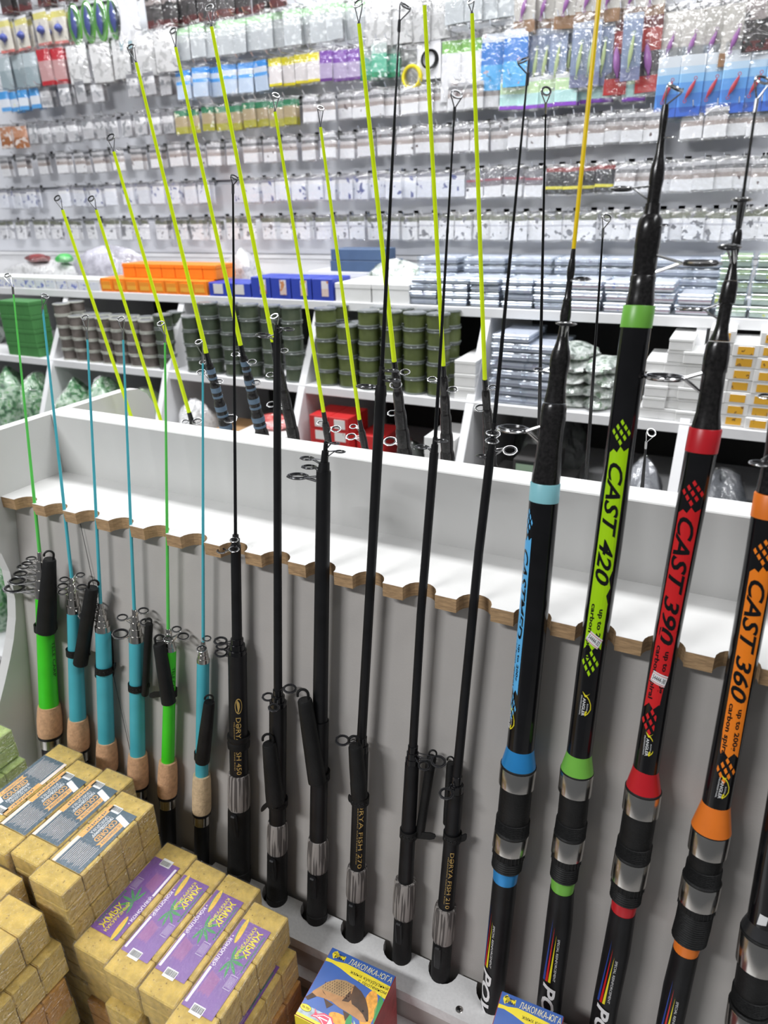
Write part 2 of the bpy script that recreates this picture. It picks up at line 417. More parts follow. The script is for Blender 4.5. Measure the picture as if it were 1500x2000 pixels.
# ------------------------------------------------------------------ fishing rods
PA = .6626
class Rod:
    def __init__(s, name, label, axis, side='front', off=.014, group=None):
        s.ax = axis; s.side = side
        s.a, s.k = (PA-off, .165) if side == 'front' else (2*CY-PA+off, -.165)
        s.A = (s.c(axis[0][1])-s.c(axis[-1][1])).normalized()
        e = s.c(axis[-1][1]); s.base = e-s.A*((e.z-(CH-.895))/s.A.z)
        s.e1 = (CAM-s.c((axis[0][1]+axis[-1][1])/2)); s.e1 = (s.e1-s.A*s.e1.dot(s.A)).normalized()
        s.rt = s.A.cross(s.e1)
        s.root = thing(name, label, 'fishing rod', s.base, group)
    def x(s, y):
        a = s.ax
        for i in range(len(a)-1):
            if y <= a[i+1][1] or i == len(a)-2:
                (x0, y0), (x1, y1) = a[i], a[i+1]; return x0+(x1-x0)*(y-y0)/(y1-y0)
    def c(s, y): return atP(s.x(y), y, s.a, s.k)
    def r(s, y, w): return w/2*depth(s.c(y))/FPX
    def P(s, x, y): return atP(x, y, s.a, s.k)
    def part(s, name, mb, mats, parent=None, smooth=True):
        return obj(name, mb.mesh(name, mats, smooth, s.base), parent or s.root)
    def sec(s, name, m, prof, n=20, ext=False):
        """prof: (y pixel, width pixel)"""
        rings = [(s.c(y), s.r(y, w_)) for y, w_ in prof]
        if ext: rings.append((s.base, rings[-1][1]))
        return s.part(name, MB().lathe(rings, s.e1, s.rt, n), M[m])
    def guide(s, y, cx, cy, w_, front=0., tilt=.25, y2=None, fat=.16, wire='wire'):
        """a ring on a wire frame: foot at row y, ring centred at pixel (cx,cy), w_ pixels across"""
        f0 = s.c(y); f1 = s.c(y2 if y2 else y+14)
        ctr = s.P(cx, cy)
        if front: ctr = f0+s.e1*front+s.A*((y-cy)*depth(f0)/FPX*1.05)+s.rt*((cx-s.x(y))*depth(f0)/FPX)
        R = w_/2*depth(ctr)/FPX
        d = ctr-f0; d = d-s.A*d.dot(s.A)
        dl = d.length; d = d.normalized() if dl > 1e-6 else s.e1
        nrm = (s.A+s.e1*tilt).normalized(); t = nrm.cross(d).normalized(); dd = t.cross(nrm).normalized()
        if dd.dot(d) < 0: dd = -dd
        rw = max(.00045, R*.075)
        g = MB(); g.torus(ctr, nrm, R*.97, rw*1.15, 20, 6)
        for q in (-1, 1):
            g.tube([f0+t*q*.0016, ctr-dd*R*.9+t*q*R*.38, ctr+t*q*R*1.02, ctr+dd*R*.72+t*q*R*.74, ctr+dd*R*1.05], rw, 5)
        for q in (-1, 1): g.tube([f1+t*q*.001, ctr-dd*R*.95+t*q*R*.22], rw, 5)
        g.tube([f0+s.A*.003, f1-s.A*.003], rw*2.2, 6)
        gp = s.part('guide', g, M[wire])
        s.part('guide_ring', MB().torus(ctr, nrm, R*.80, R*.11, 20, 6, flat=1.5), M['ring_black'], gp)
        return gp
    def tip(s, x, y, cx, cy, w_, tilt=.5, wire='wire'):
        """tip-top: ring at (cx,cy) on two legs from the rod end (x,y)"""
        p = s.P(x, y); ctr = s.P(cx, cy); R = w_/2*depth(ctr)/FPX
        d = (ctr-p).normalized(); nrm = (s.A*.75+s.e1*tilt+s.rt*(.35 if cx >= x else -.35)).normalized()
        t = nrm.cross(d).normalized(); g = MB(); rw = max(.0006, R*.11); g.torus(ctr, nrm, R*.97, rw*1.1, 18, 6)
        up = p+s.A*((y-cy)*.55*depth(p)/FPX)
        for q in (-1, 1): g.tube([p-s.A*.006, p, ctr+t*q*R*.98-d*R*.3, ctr+t*q*R*.9+d*R*.3], rw, 5)
        g.tube([p-s.A*.008, p+s.A*.001], rw*2.4, 8)
        gp = s.part('tip_guide', g, M[wire])
        s.part('guide_ring', MB().torus(ctr, nrm, R*.78, R*.13, 18, 6), M['ring_black'], gp)
    def cover(s, x0, y0, w0, x1, y1, w1, lift=.022, hook=1, strap=None, tail=None, strapw=None):
        """black tip cover strapped to the rod, with a hook on top"""
        p0, p1 = s.P(x0, y0), s.P(x1, y1)
        p0 = nearer(p0, lift) if lift > 0 else p0+(p0-CAM).normalized()*(-lift)
        p1 = nearer(p1, lift*.75) if lift > 0 else p1+(p1-CAM).normalized()*(-lift)
        ax = (p0-p1).normalized(); e1 = (s.e1-ax*s.e1.dot(ax)).normalized(); e2 = ax.cross(e1)
        r0 = w0/2*depth(p0)/FPX; r1 = w1/2*depth(p1)/FPX
        rg = [(p1, r1*.80), (p1+ax*.0015, r1), (p1+ax*.02, r1*.98), (p1+(p0-p1)*.30, r1*.95), (p1+(p0-p1)*.62, (r0+r1)/2), (p0-ax*.002, r0), (p0, r0*.9)]
        cv = s.part('tip_cover', MB().lathe(rg, e1, e2, 16), M['rubber'])
        hk = []; hr = r0*.72
        for i in range(11):
            t = math.pi*(-.05+1.12*i/10); hk.append(p0+e2*hook*(hr*math.cos(t)-hr*.2)*1+ax*(hr*1.0+hr*math.sin(t)*1.1))
        hk = [p0+e2*hook*(hr*.75)-ax*.003]+hk
        s.part('hook', MB().tube(hk, hr*.26, 6), M['rubber'], cv)
        if strap:
            c = s.c(strap); R = max(s.r(strap, strapw or 34)*1.06, .004)
            st = MB().lathe([(c-s.A*.005, R), (c+s.A*.005, R), (c+s.A*.005, R*1.12), (c-s.A*.005, R*1.12), (c-s.A*.005, R)], s.e1, s.rt, 18, caps=False)
            for i in range(5):
                ph = (-.9+.42*i); d = s.e1*math.cos(ph)+s.rt*math.sin(ph)
                st.torus(c+d*R*1.12, d, .0012, .0005, 8, 4)
            if tail:
                pt = nearer(s.P(*tail), lift*.5)
                q = s.e1*.3+s.rt*(1 if tail[0] > s.x(strap) else -1)
                a = c+q.normalized()*R*1.05; u = (pt-a); nrm = u.cross(s.A).normalized(); hw = s.A*.0042
                tl = [a+hw, a+u*.7+hw*1.1, a+u*.95+hw*.7, pt, a+u*.95-hw*.7, a+u*.7-hw*1.1, a-hw]
                st.add([v_+nrm*.0008 for v_ in tl]+[v_-nrm*.0008 for v_ in tl], [list(range(7)), list(range(13, 6, -1))]+[(i, (i+1) % 7, 7+(i+1) % 7, 7+i) for i in range(7)])
            s.part('strap', st, M['rubber'], cv)
    def decal(s, flat, name='printed_decal', body=None, lift=.00025):
        """flat in (y pixel, angle in degrees to the right of the camera-facing line)"""
        def fm(y, ph, z):
            b = body
            for i in range(len(b)-1):
                if y <= b[i+1][0] or i == len(b)-2:
                    t = (y-b[i][0])/(b[i+1][0]-b[i][0]); w_ = b[i][1]+(b[i+1][1]-b[i][1])*t; break
            r = s.r(y, w_)/math.cos(math.pi/20)+lift+z; a = math.radians(ph)
            return s.c(y)+(s.e1*math.cos(a)+s.rt*math.sin(a))*r
        return flat.build(name, fm, s.root, cuts=[c for c in range(-110, 111, 12)], off=s.base)

def collars(R, m, y0, y1, w0, w1, n):
    """nested telescopic sleeves seen as steps"""
    pr = []
    for i in range(n):
        ya = y0+(y1-y0)*i/n; yb = y0+(y1-y0)*(i+1)/n; w_ = w0+(w1-w0)*i/max(1, n-1)
        pr += [(ya, w_*.92), (ya+.6, w_), (yb, w_)]
    R.sec('sleeve', m, pr)

# --- the six light spinning rods
def light_rod(name, label, axis, thin, body, m_thin, m_body, tipxy, tipw, body_y, cork_y, cork_w, bw, seat_w, n=5, cork='cork'):
    R = Rod(name, label, axis, group='small telescopic spinning rods in the rack')
    R.sec('tip_section', m_thin, [(axis[0][1], thin[0]), (thin[2], thin[1])], 10)
    R.tip(axis[0][0], axis[0][1], *tipxy, tipw)
    collars(R, 'chrome', thin[2]-2, body_y[0], thin[1]+2, bw[0]*1.02, n)
    R.sec('blank', m_body, [(body_y[0], bw[0]), (body_y[1]+4, bw[1])])
    cy0, cy1 = cork_y; cw = cork_w
    R.sec('cork_grip', cork, [(cy0, bw[1]+1), (cy0+.5, cw*.88), (cy0+12, cw*.95), ((cy0+cy1)/2, cw), (cy1-6, cw), (cy1, cw*.95)], 24)
    R.sec('grip_ring', 'black', [(cy1-1, cw*.98), (cy1+4, cw*.96)], 24)
    R.sec('hood', 'chrome', [(cy1+3, seat_w), (cy1+22, seat_w)], 24)
    R.sec('reel_seat', 'black', [(cy1+20, seat_w*.92), (cy1+90, seat_w*.92)], 20, ext=True)
    return R
R1 = light_rod('spinning_rod', 'neon green rod with cork grip standing next to the white end panel', [(25, 562), (78, 1085), (88, 1200), (98, 1430), (103, 1500)],
    (3, 7, 1080), None, 'green_thin', 'green_neon', (14, 538), 12, (1166, 1378), (1376, 1433), 46, (30, 36), 38)
for y, cx, cy, ww in ((1092, 61, 1091, 20), (1102, 53, 1101, 22), (1110, 46, 1107, 24), (1122, 40, 1121, 27), (1135, 34, 1135, 32), (1150, 28, 1149, 40)):
    R1.guide(y, cx, cy, ww, tilt=.1)
R1.cover(97, 1092, 24, 90, 1234, 37, .024, 1, 1224, None, 36)
R1.decal(Flat().text('TELE CARP', 1250, 1318, 34, 58, 'black'), body=[(1166, 30), (1378, 36)])
R2 = light_rod('spinning_rod', 'teal rod whose cover strap forms a loop, second from the end panel', [(83, 600), (140, 1125), (145, 1200), (152, 1400), (156, 1500)],
    (4, 7, 1130), None, 'teal', 'teal', (88, 578), 14, (1196, 1408), (1402, 1460), 41, (26, 31), 35)
for y, cx, cy, ww in ((1135, 126, 1132, 20), (1145, 123, 1145, 22), (1155, 124, 1156, 22), (1133, 157, 1123, 18), (1160, 160, 1147, 22)): R2.guide(y, cx, cy, ww)
R2.cover(180, 1148, 24, 157, 1297, 28, .018, -1, 1272, (176, 1276), 30)
R3 = light_rod('spinning_rod', 'teal rod ringed by a thin perforated black strap, three guides to one side', [(170, 650), (196, 1175), (202, 1240), (208, 1450), (212, 1560)],
    (4, 7, 1180), None, 'teal', 'teal', (166, 620), 14, (1232, 1452), (1446, 1502), 41, (29, 31), 35)
for y, cx, cy, ww in ((1182, 180, 1176, 20), (1190, 178, 1187, 24), (1203, 170, 1202, 31)): R3.guide(y, cx, cy, ww)
R3.cover(205, 1235, 26, 204, 1320, 36, -.010, 1, 1306, (226, 1297), 30)
R4 = light_rod('spinning_rod', 'teal rod with black cover tucked behind it and guides spread both ways', [(240, 650), (262, 1188), (267, 1260), (269, 1475), (272, 1620)],
    (4, 7, 1192), None, 'teal', 'teal', (236, 623), 14, (1252, 1477), (1472, 1532), 40, (28, 29), 34)
for y, cx, cy, ww in ((1198, 280, 1193, 22), (1208, 239, 1206, 22), (1218, 285, 1215, 24), (1240, 236, 1238, 32)): R4.guide(y, cx, cy, ww)
R4.cover(291, 1218, 16, 283, 1358, 14, .002, 1, 1340, (292, 1338), 29)
R5 = light_rod('spinning_rod', 'neon green rod partly hidden by its leaning black cover, between teal rods', [(322, 655), (328, 1225), (333, 1270), (329, 1400), (327, 1550), (329, 1640)],
    (4, 7, 1230), None, 'green_thin', 'green_neon', (314, 632), 14, (1270, 1490), (1485, 1551), 38, (22, 25), 32)
for y, cx, cy, ww in ((1236, 345, 1229, 20), (1247, 358, 1243, 24), (1250, 312, 1246, 22)): R5.guide(y, cx, cy, ww)
R5.guide(1240, 328, 1238, 17, front=.014)
R5.cover(311, 1257, 24, 330, 1374, 28, .02, -1, 1352, (292, 1358), 26)
R5.decal(Flat().text('TELE CARP', 1300, 1350, 20, 52, 'black'), body=[(1270, 22), (1490, 25)])
R6 = light_rod('spinning_rod', 'teal rod with pale cork grip beside the first black rod', [(396, 695), (397, 1250), (396, 1400), (394, 1520), (394, 1685)],
    (4, 7, 1255), None, 'teal', 'teal', (388, 668), 14, (1293, 1522), (1512, 1584), 37, (24, 25), 31, cork='cork_pale')
for y, cx, cy, ww in ((1258, 404, 1247, 18),): R6.guide(y, cx, cy, ww)
R6.guide(1258, 394, 1257, 20, front=.014)
R6.cover(409, 1371, 22, 395, 1488, 28, .02, 1, 1474, None, 26)

# --- the black rods with wood-pattern grips
def black_rod(label, axis, thin, tube, collar, body, grip, butt, text=None):
    R = Rod('telescopic_rod', label, axis, off=.0165, group='black telescopic rods in the rack')
    if thin: R.sec('tip_section', 'black_gloss', thin, 10)
    R.sec('middle_section', 'black', tube, 18)
    if collar: collars(R, 'black_gloss', *collar)
    R.sec('blank', 'black', body, 20)
    g0, g1, gw = grip
    gp = R.sec('foam_grip', 'grip', [(g0, body[-1][1]+1), (g0+.4, gw*.90), (g0+6, gw*.96), ((g0+g1)/2, gw), (g1-5, gw*.98), (g1, gw*.9)], 24)
    R.sec('reel_seat', 'rubber', [(g1-1, butt[1]*.97), (g1+8, butt[1]), (butt[0]-12, butt[1]), (butt[0]-11, butt[1]*1.05), (butt[0], butt[1]*1.05)], 22, ext=True)
    R.part('seat_latch', MB().box(-.004, .004, -.003, .003, -.018, .018, bev=.0015, M4=Matrix.Translation(R.c(g1+22)+(R.e1-R.rt*.4).normalized()*R.r(g1+22, butt[1]))), M['black'], smooth=False)
    if text:
        fl_ = Flat(); st, ya, yb, p0, p1 = text; fl_.text(st, ya, yb, p0, p1, 'gold')
        fl_.text('TELESCOPIC CASTING ROD', ya+8, yb-8, p0-14, p0-7, 'gold')
        R.decal(fl_, body=body)
    return R
R7 = black_rod('black rod lettered 450 in gold, tallest thin tip right after the teal rods', [(455, 362), (460, 1040), (463, 1250), (467, 1500), (467, 1710)],
    [(362, 4), (1046, 7)], [(1044, 12), (1052, 13), (1052, 17), (1064, 17), (1064, 20), (1246, 20)], (1246, 1278, 25, 36, 3), [(1276, 37), (1300, 36), (1514, 36)], (1508, 1576, 45), (1706, 44), ('DƏRYA FISH 450', 1392, 1502, -14, 16))
R7.tip(455, 362, 458, 346, 16, wire='steel_dark')
R7.guide(1056, 433, 1076, 20); R7.guide(1046, 457, 1049, 17, front=.011); R7.guide(1060, 457, 1066, 20, front=.013)
for y, cx, cy, ww in ((1252, 431, 1252, 26), (1262, 434, 1262, 24), (1272, 432, 1275, 26)): R7.guide(y, cx, cy, ww, wire='steel_dark')
R7.sec('strap', 'rubber', [(1434, 40), (1434, 44), (1441, 44), (1444, 41), (1448, 44), (1457, 43), (1457, 40)], 20)
lg = Flat().poly(ell(1370, 2, 15, 22), 'gold').poly(ell(1370, 2, 13, 18), 'black', 1).poly([(1358, -4), (1364, 8), (1372, 10), (1380, 4), (1384, -6), (1378, -2), (1370, -6), (1362, -10)], 'gold', 2)
R7.decal(lg, 'emblem', body=[(1300, 36), (1514, 36)])
R8 = black_rod('collapsed black rod with its hooked cover in front of the grip', [(541, 636), (543, 1345), (542, 1600), (541, 1757)],
    None, [(634, 8), (646, 9), (646, 13), (660, 13), (660, 15), (1350, 17)], (1346, 1380, 20, 33, 3), [(1378, 34), (1606, 33)], (1604, 1662, 41), (1757, 40))
R8.tip(541, 640, 536, 618, 16); R8.guide(640, 563, 643, 24, wire='steel_dark'); R8.guide(652, 514, 655, 30, wire='steel_dark')
R8.guide(1352, 524, 1361, 24, wire='steel_dark'); R8.guide(1350, 566, 1345, 26, wire='steel_dark'); R8.guide(1356, 535, 1367, 22, front=.018, wire='steel_dark')
R8.cover(526, 1452, 28, 538, 1568, 36, .022, 1, 1565, (510, 1582), 34)
R9 = black_rod('thickest collapsed black rod, five guides stacked at its top', [(637, 862), (632, 920), (627, 1300), (622, 1600), (619, 1790)],
    None, [(862, 9), (880, 9), (880, 14), (903, 15), (903, 21), (920, 24), (920, 29), (1408, 30)], None, [(1406, 34), (1638, 34)], (1636, 1697, 42), (1790, 40))
for y, cx, cy, ww in ((866, 655, 866, 18), (882, 664, 882, 22), (896, 600, 895, 28), (912, 604, 912, 30), (930, 582, 930, 42)): R9.guide(y, cx, cy, ww, wire='steel_dark', tilt=.05)
R9.cover(595, 1366, 29, 620, 1528, 36, .024, 1, 1512, None, 36)
R10 = black_rod('black rod lettered 270 in gold, its long tip reaching the top shelf row', [(780, 42), (745, 740), (728, 1060), (706, 1440), (702, 1600), (697, 1720), (693, 1835)],
    [(42, 4), (722, 9)], [(716, 11), (733, 12), (733, 16), (752, 17), (752, 21), (770, 24), (775, 22), (1060, 19), (1450, 19)], (1438, 1470, 22, 28, 2), [(1468, 29), (1698, 30)], (1692, 1750, 42), (1833, 36), ('DƏRYA FISH 270', 1545, 1685, 0, 32))
R10.tip(780, 42, 792, 12, 22, wire='steel_dark')
for y, cx, cy, ww in ((722, 764, 724, 30), (742, 766, 743, 34), (755, 716, 755, 40)): R10.guide(y, cx, cy, ww, wire='steel_dark', tilt=.05)
R10.guide(1440, 669, 1446, 28, wire='steel_dark')
R10.cover(694, 1456, 28, 702, 1556, 33, .022, 1, 1560, (680, 1556), 31)
R11 = black_rod('black rod whose cover strap sticks out sideways near the middle', [(888, 212), (850, 860), (822, 1200), (806, 1470), (797, 1650), (790, 1750), (784, 1880)],
    [(212, 3.5), (858, 8)], [(854, 10), (868, 11), (868, 14), (884, 15), (884, 18), (1200, 17), (1462, 17)], (1456, 1492, 20, 27, 3), [(1490, 28), (1722, 30)], (1718, 1786, 45), (1876, 37))
R11.tip(888, 212, 892, 184, 23, tilt=.9, wire='steel_dark')
R11.guide(862, 862, 861, 26, wire='steel_dark', tilt=.05); R11.guide(874, 824, 873, 30, wire='steel_dark', tilt=.05)
R11.guide(1466, 830, 1482, 24, front=.012, wire='steel_dark'); R11.guide(1470, 856, 1487, 30, wire='steel_dark')
R11.cover(843, 1478, 20, 820, 1628, 18, -.006, -1, 1626, (851, 1634), 30)
R12 = black_rod('black rod nearest the blue-collared casting rod, its cover behind it', [(1030, 150), (965, 830), (935, 1080), (892, 1520), (880, 1680), (868, 1800), (858, 1920)],
    [(150, 4), (832, 9)], [(826, 11), (842, 12), (842, 14), (880, 15), (880, 18), (1080, 18), (1525, 19)], (1514, 1548, 21, 29, 2), [(1546, 30), (1774, 32)], (1768, 1833, 45), (1922, 38), ('DƏRYA FISH 210', 1655, 1762, -4, 24))
R12.tip(1031, 146, 1022, 118, 22, wire='steel_dark')
R12.guide(836, 962, 842, 24, front=.012); R12.guide(850, 962, 856, 26, front=.014); R12.guide(885, 943, 891, 26, wire='steel_dark', tilt=.05)
R12.guide(1520, 875, 1541, 28, front=.012, wire='steel_dark')
R12.cover(881, 1490, 18, 876, 1610, 22, -.006, 1, 1632, (912, 1634), 31)

# --- the heavy casting rods
def blank_pts(R, pts, name='blank_section'):
    return pts
def cast_rod(label, axis, top, collar, colc, body, cone, colcone, ch1, mid, ch2, rib, ring, butt, stripe=None):
    R = Rod('casting_rod', label, axis, off=.0225, group='heavy casting rods in the rack')
    for seg in top: R.sec('tip_section', 'black_dusty', seg, 20)
    if collar: R.sec('collar', colc, [(collar[0], collar[2]*.97), (collar[0]+1.5, collar[2]), (collar[1], collar[2])], 24)
    R.sec('blank', 'black_gloss', body, 28)
    R.sec('winding_check', colcone, cone, 28)
    def hood(y0, y1, w_):
        R.sec('hood', 'chrome', [(y0, w_*.96), (y0+2, w_), (y1, w_), (y1+.5, w_*.93)], 28)
        R.sec('hood_rim', 'rubber', [(y0-4, w_*.93), (y0-2, w_*1.0), (y0+1, w_*.98)], 28)
    hood(*ch1)
    th = []
    y0, y1, w_ = mid
    for i in range(8):
        ya = y1-26+i*3.2; th += [(ya, w_*.92), (ya+1.2, w_), (ya+2.2, w_*.92)]
    R.sec('reel_seat', 'rubber', [(y0, w_*.94), (y1-27, w_*.93)]+th, 24)
    hood(*ch2)
    y0, y1, w_ = rib; th = []
    k = 5
    for i in range(int((y1-y0-14)/4)): ya = y0+14+i*4; th += [(ya, w_*.9), (ya+1.6, w_*.96), (ya+3, w_*.9)]
    R.sec('locking_nut', 'rubber', [(y0, w_*.97), (y0+13, w_)]+th, 24)
    kn = MB()
    for i in range(26):
        a = 2*math.pi*i/26; d = R.e1*math.cos(a)+R.rt*math.sin(a)
        kn.tube([R.c(y0+2)+d*R.r(y0+2, w_*.98), R.c(y0+13)+d*R.r(y0+13, w_*1.0)], .0006, 4)
    R.part('knurling', kn, M['rubber'])
    R.sec('ring', colcone, [(ring[0], ring[2]*.98), (ring[0]+3, ring[2]), (ring[1], ring[2]*.94)], 24)
    R.sec('butt', 'black', butt, 24, ext=True)
    return R
def cast_print(R, m, y0, y1, word, p0, p1, yw, yu, body, edge=1):
    """coloured stripe with a checkered diamond pattern at each end"""
    f = Flat(); W = p1-p0
    st = [(y0+14, p0), (y0+6, p0+W*.2), (y0+12, p0+W*.4), (y0, p0+W*.55), (y0+9, p0+W*.75), (y0+2, p1), (yw[1]-30, p1), (yw[1]-14, p1-W*.14), (yw[1]+2, p1), (yu[0]-40, p1),
          (yu[0]-26, p1-W*.16), (yu[0]-10, p1), (y1, p1), (y1-8, p1-W*.25), (y1+2, p1-W*.5), (y1-8, p0+W*.25), (y1+3, p0), (y1-20, p0)]
    f.poly(st, m)
    for sgn, yb in ((-1, y0), (1, y1)):
        for i in range(3):
            for j in range(3):
                u = yb+sgn*(8+(i+j)*9.5); v = p0+W*(.5+(i-j)*.20)
                f.poly([(u-6.4, v-W*.02), (u-1, v-W*.105), (u+6.4, v+W*.02), (u+1, v+W*.105)], m)
    f.text(word, yw[0], yw[1], p0+W*.10, p0+W*.88, 'black_gloss', 2, .022, .35, 3)
    f.text('up to 200g', yu[0], yu[1], p0+W*.60, p0+W*.84, 'black_gloss', 2, .03)
    f.text('carbon spiral', yu[0]-8, yu[1]+14, p0+W*.14, p0+W*.38, 'black_gloss', 2, .03)
    R.decal(f, 'stripe_print', body=body)
def angler_logo(R, y0, p0, body):
    f = Flat(); L = 46
    o = [(0, -22), (6, -10), (8, 0), (14, 10), (24, 20), (34, 22), (42, 12), (47, 0), (44, -4), (40, -2)]
    i_ = [(37, 0), (41, 1), (43, 4), (39, 12), (33, 18), (24, 16.5), (15, 7.5), (10, -2), (10, -10), (4, -18)]
    f.poly([(y0+a*L/47, p0+b) for a, b in o+i_], 'yellow_print')
    f.poly([(y0, p0-22), (y0+9, p0-9), (y0+2, p0+10), (y0+5, p0+4), (y0+6, p0-8)], 'yellow_print')
    f.poly(ell(y0+38, p0+3, 2.2, 3), 'yellow_print', 1)
    f.text('ANGLER', y0+12, y0+46, p0-16, p0-4, 'white_print', 2, .012); f.text('ROYAL', y0+22, y0+36, p0+2, p0+8, 'white_print', 2)
    f.text('PROFESSIONAL', y0+8, y0+46, p0-26, p0-20, 'white_print', 2)
    R.decal(f, 'fish_logo', body=body)
def power_print(R, y0, body, p0=-12, yw=None):
    f = Flat()
    for k, (m_, a) in enumerate((('blue_print', -30), ('red_print', -17), ('yellow_print', -4))):
        f.poly([(y0+14*k, p0+a+13-2*k), (y0+120, p0+a-4), (y0+120, p0+a+7)], m_)
    f.text('SPECIAL REINFORCEMENT', y0+34, y0+116, p0+12, p0+22, 'white_print', 2, 0, .2)
    f.text('POWER', y0+124, y0+270, p0-26, p0+30, 'white_print', 2, .03, .3, 3)
    R.decal(f, 'butt_print', body=body)
def sticker(R, x, y, w_, h_, rot, st, body):
    f = Flat(); c, s_ = math.cos(rot), math.sin(rot)
    def q(u, v): return (y+u*s_+v*c, (u*c-v*s_)*1.9)
    f.poly([q(-w_/2, -h_/2), q(w_/2, -h_/2), q(w_/2, h_/2), q(-w_/2, h_/2)], 'white_print', 4)
    for k in (-1, 1): f.poly([q(-w_/2, k*h_*.38), q(w_/2, k*h_*.38), q(w_/2, k*h_*.38+1), q(-w_/2, k*h_*.38+1)], 'red_print', 5)
    vs, fs = text_polys(st, 0, 0, 2)
    f.items.append(([q(-w_*.42+w_*.84*a, h_*.22-h_*.44*b) for a, b in vs], fs, f.mi('black'), 6))
    R.decal(f, 'price_sticker', body=body)

b13 = [(976, 57), (1200, 54), (1462, 53)]
R13 = cast_rod('casting rod with a yellow tip, pale blue collar and blue lettering', [(1173, -30), (1120, 490), (1103, 630), (1083, 790), (1065, 945), (1043, 1200), (1025, 1380), (1012, 1500), (1000, 1620), (988, 1700), (962, 1950), (955, 2010)],
    [[(486, 8), (506, 10), (506, 11), (524, 15), (536, 15), (548, 11), (580, 13), (586, 17)], [(586, 18), (590, 16), (604, 20), (618, 21), (632, 18), (655, 20), (672, 26), (684, 33)],
     [(684, 34), (690, 36), (702, 39), (716, 38), (732, 35), (756, 35), (770, 38), (786, 42)], [(788, 43), (794, 48), (815, 50), (840, 47), (880, 48), (900, 51), (926, 55), (940, 55), (944, 52)]],
    (942, 978, 58), 'teal_light', b13, [(1458, 53), (1462, 54), (1492, 67)], 'blue_collar', (1495, 1530, 70), (1530, 1622, 66), (1622, 1654, 67), (1654, 1692, 62), (1690, 1716, 50), [(1712, 47), (1800, 46), (1960, 43)])
R13.sec('tip_section', 'yellow_tip', [(-30, 9.5), (490, 8)], 12)
R13.guide(548, 1137, 545, 32, y2=552); R13.guide(655, 1103, 634, 38, front=.02, tilt=-.1)
R13.guide(826, 1002, 838, 64, y2=880, tilt=.05); R13.guide(712, 1052, 722, 20, y2=730)
cast_print(R13, 'sky_print', 1044, 1350, 'CASTMED', -86, -36, (1072, 1245), (1255, 1325), b13)
angler_logo(R13, 1375, -58, b13)
power_print(R13, 1760, [(1712, 47), (1800, 46), (2040, 43)], -44)
sticker(R13, 1010, 1225, 10, 22, 0, '81', b13) if False else None
b14 = [(640, 57), (800, 54), (1067, 53), (1300, 50), (1478, 48)]
R14 = cast_rod('casting rod with lime green stripe print and green collar', [(1300, 205), (1282, 350), (1265, 470), (1250, 590), (1242, 640), (1222, 790), (1187, 1067), (1153, 1300), (1130, 1480), (1125, 1520), (1117, 1600), (1108, 1660), (1099, 1725), (1092, 1800), (1076, 1930), (1068, 2010)],
    [[(205, 12), (222, 15), (240, 15), (262, 13), (290, 15), (306, 18), (312, 20)], [(312, 21), (330, 27), (352, 28), (368, 25), (398, 24), (398, 28), (414, 29), (420, 30)],
     [(420, 34), (428, 45), (450, 48), (484, 48), (486, 46), (538, 45), (540, 48), (562, 48), (580, 51), (590, 54), (598, 54)]],
    (597, 640, 60), 'green_collar', b14, [(1468, 48), (1473, 49), (1503, 63)], 'green_collar', (1505, 1544, 64), (1544, 1626, 60), (1628, 1666, 61), (1666, 1714, 56), (1712, 1737, 46), [(1734, 46), (1800, 50), (1930, 47)])
R14.tip(1299, 207, 1319, 172, 32, tilt=.1)
R14.guide(270, 1309, 268, 20, y2=275); R14.guide(362, 1214, 369, 46, y2=398, tilt=.05); R14.guide(430, 1296, 440, 22, y2=440); R14.guide(492, 1368, 514, 72, y2=540, tilt=.02)
cast_print(R14, 'lime', 868, 1258, 'CAST 420', -40, 34, (900, 1135), (1180, 1262), b14)
angler_logo(R14, 1340, 4, b14)
power_print(R14, 1780, [(1734, 46), (1800, 50), (2060, 47)], -8)
sticker(R14, 1160, 1240, 32, 20, .5, '54444-32', b14)
b15 = [(884, 58), (1033, 53), (1233, 49), (1505, 48)]
R15 = cast_rod('casting rod with red stripe print and red collar', [(1478, 196), (1446, 420), (1427, 550), (1400, 690), (1378, 840), (1370, 880), (1341, 1033), (1304, 1233), (1270, 1420), (1258, 1530), (1248, 1600), (1232, 1690), (1219, 1765), (1205, 1850), (1183, 1960), (1176, 2010)],
    [[(196, 5), (396, 6), (448, 8), (448, 12), (456, 17), (478, 18), (496, 13), (515, 14), (530, 18), (548, 24)], [(549, 25), (556, 29), (588, 31), (592, 30), (594, 24), (634, 24), (650, 28), (666, 38)],
     [(668, 40), (676, 45), (700, 47), (726, 46), (728, 43), (780, 43), (806, 45), (822, 50), (838, 55)]],
    (836, 882, 60), 'red_collar', b15, [(1498, 48), (1503, 49), (1541, 67)], 'red_collar', (1541, 1582, 69), (1582, 1668, 66), (1670, 1716, 67), (1716, 1757, 62), (1755, 1780, 48), [(1776, 47), (1850, 50), (1960, 48)])
R15.tip(1478, 196, 1490, 156, 30, tilt=.6); R15.guide(446, 1440, 401, 36, front=.012, tilt=.0, y2=450); R15.guide(516, 1420, 491, 42, front=.02, tilt=-.1, y2=520)
R15.guide(590, 1350, 604, 50, y2=630, tilt=.02); R15.guide(722, 1298, 737, 76, y2=782, tilt=.05)
cast_print(R15, 'red_print', 985, 1372, 'CAST 390', -44, 40, (1005, 1250), (1262, 1342), b15)
angler_logo(R15, 1418, 8, b15)
power_print(R15, 1822, [(1776, 47), (1850, 50), (2100, 48)], -8)
sticker(R15, 1296, 1316, 34, 21, .22, '54444-30', b15)
b16 = [(1008, 60), (1080, 58), (1260, 54), (1570, 52)]
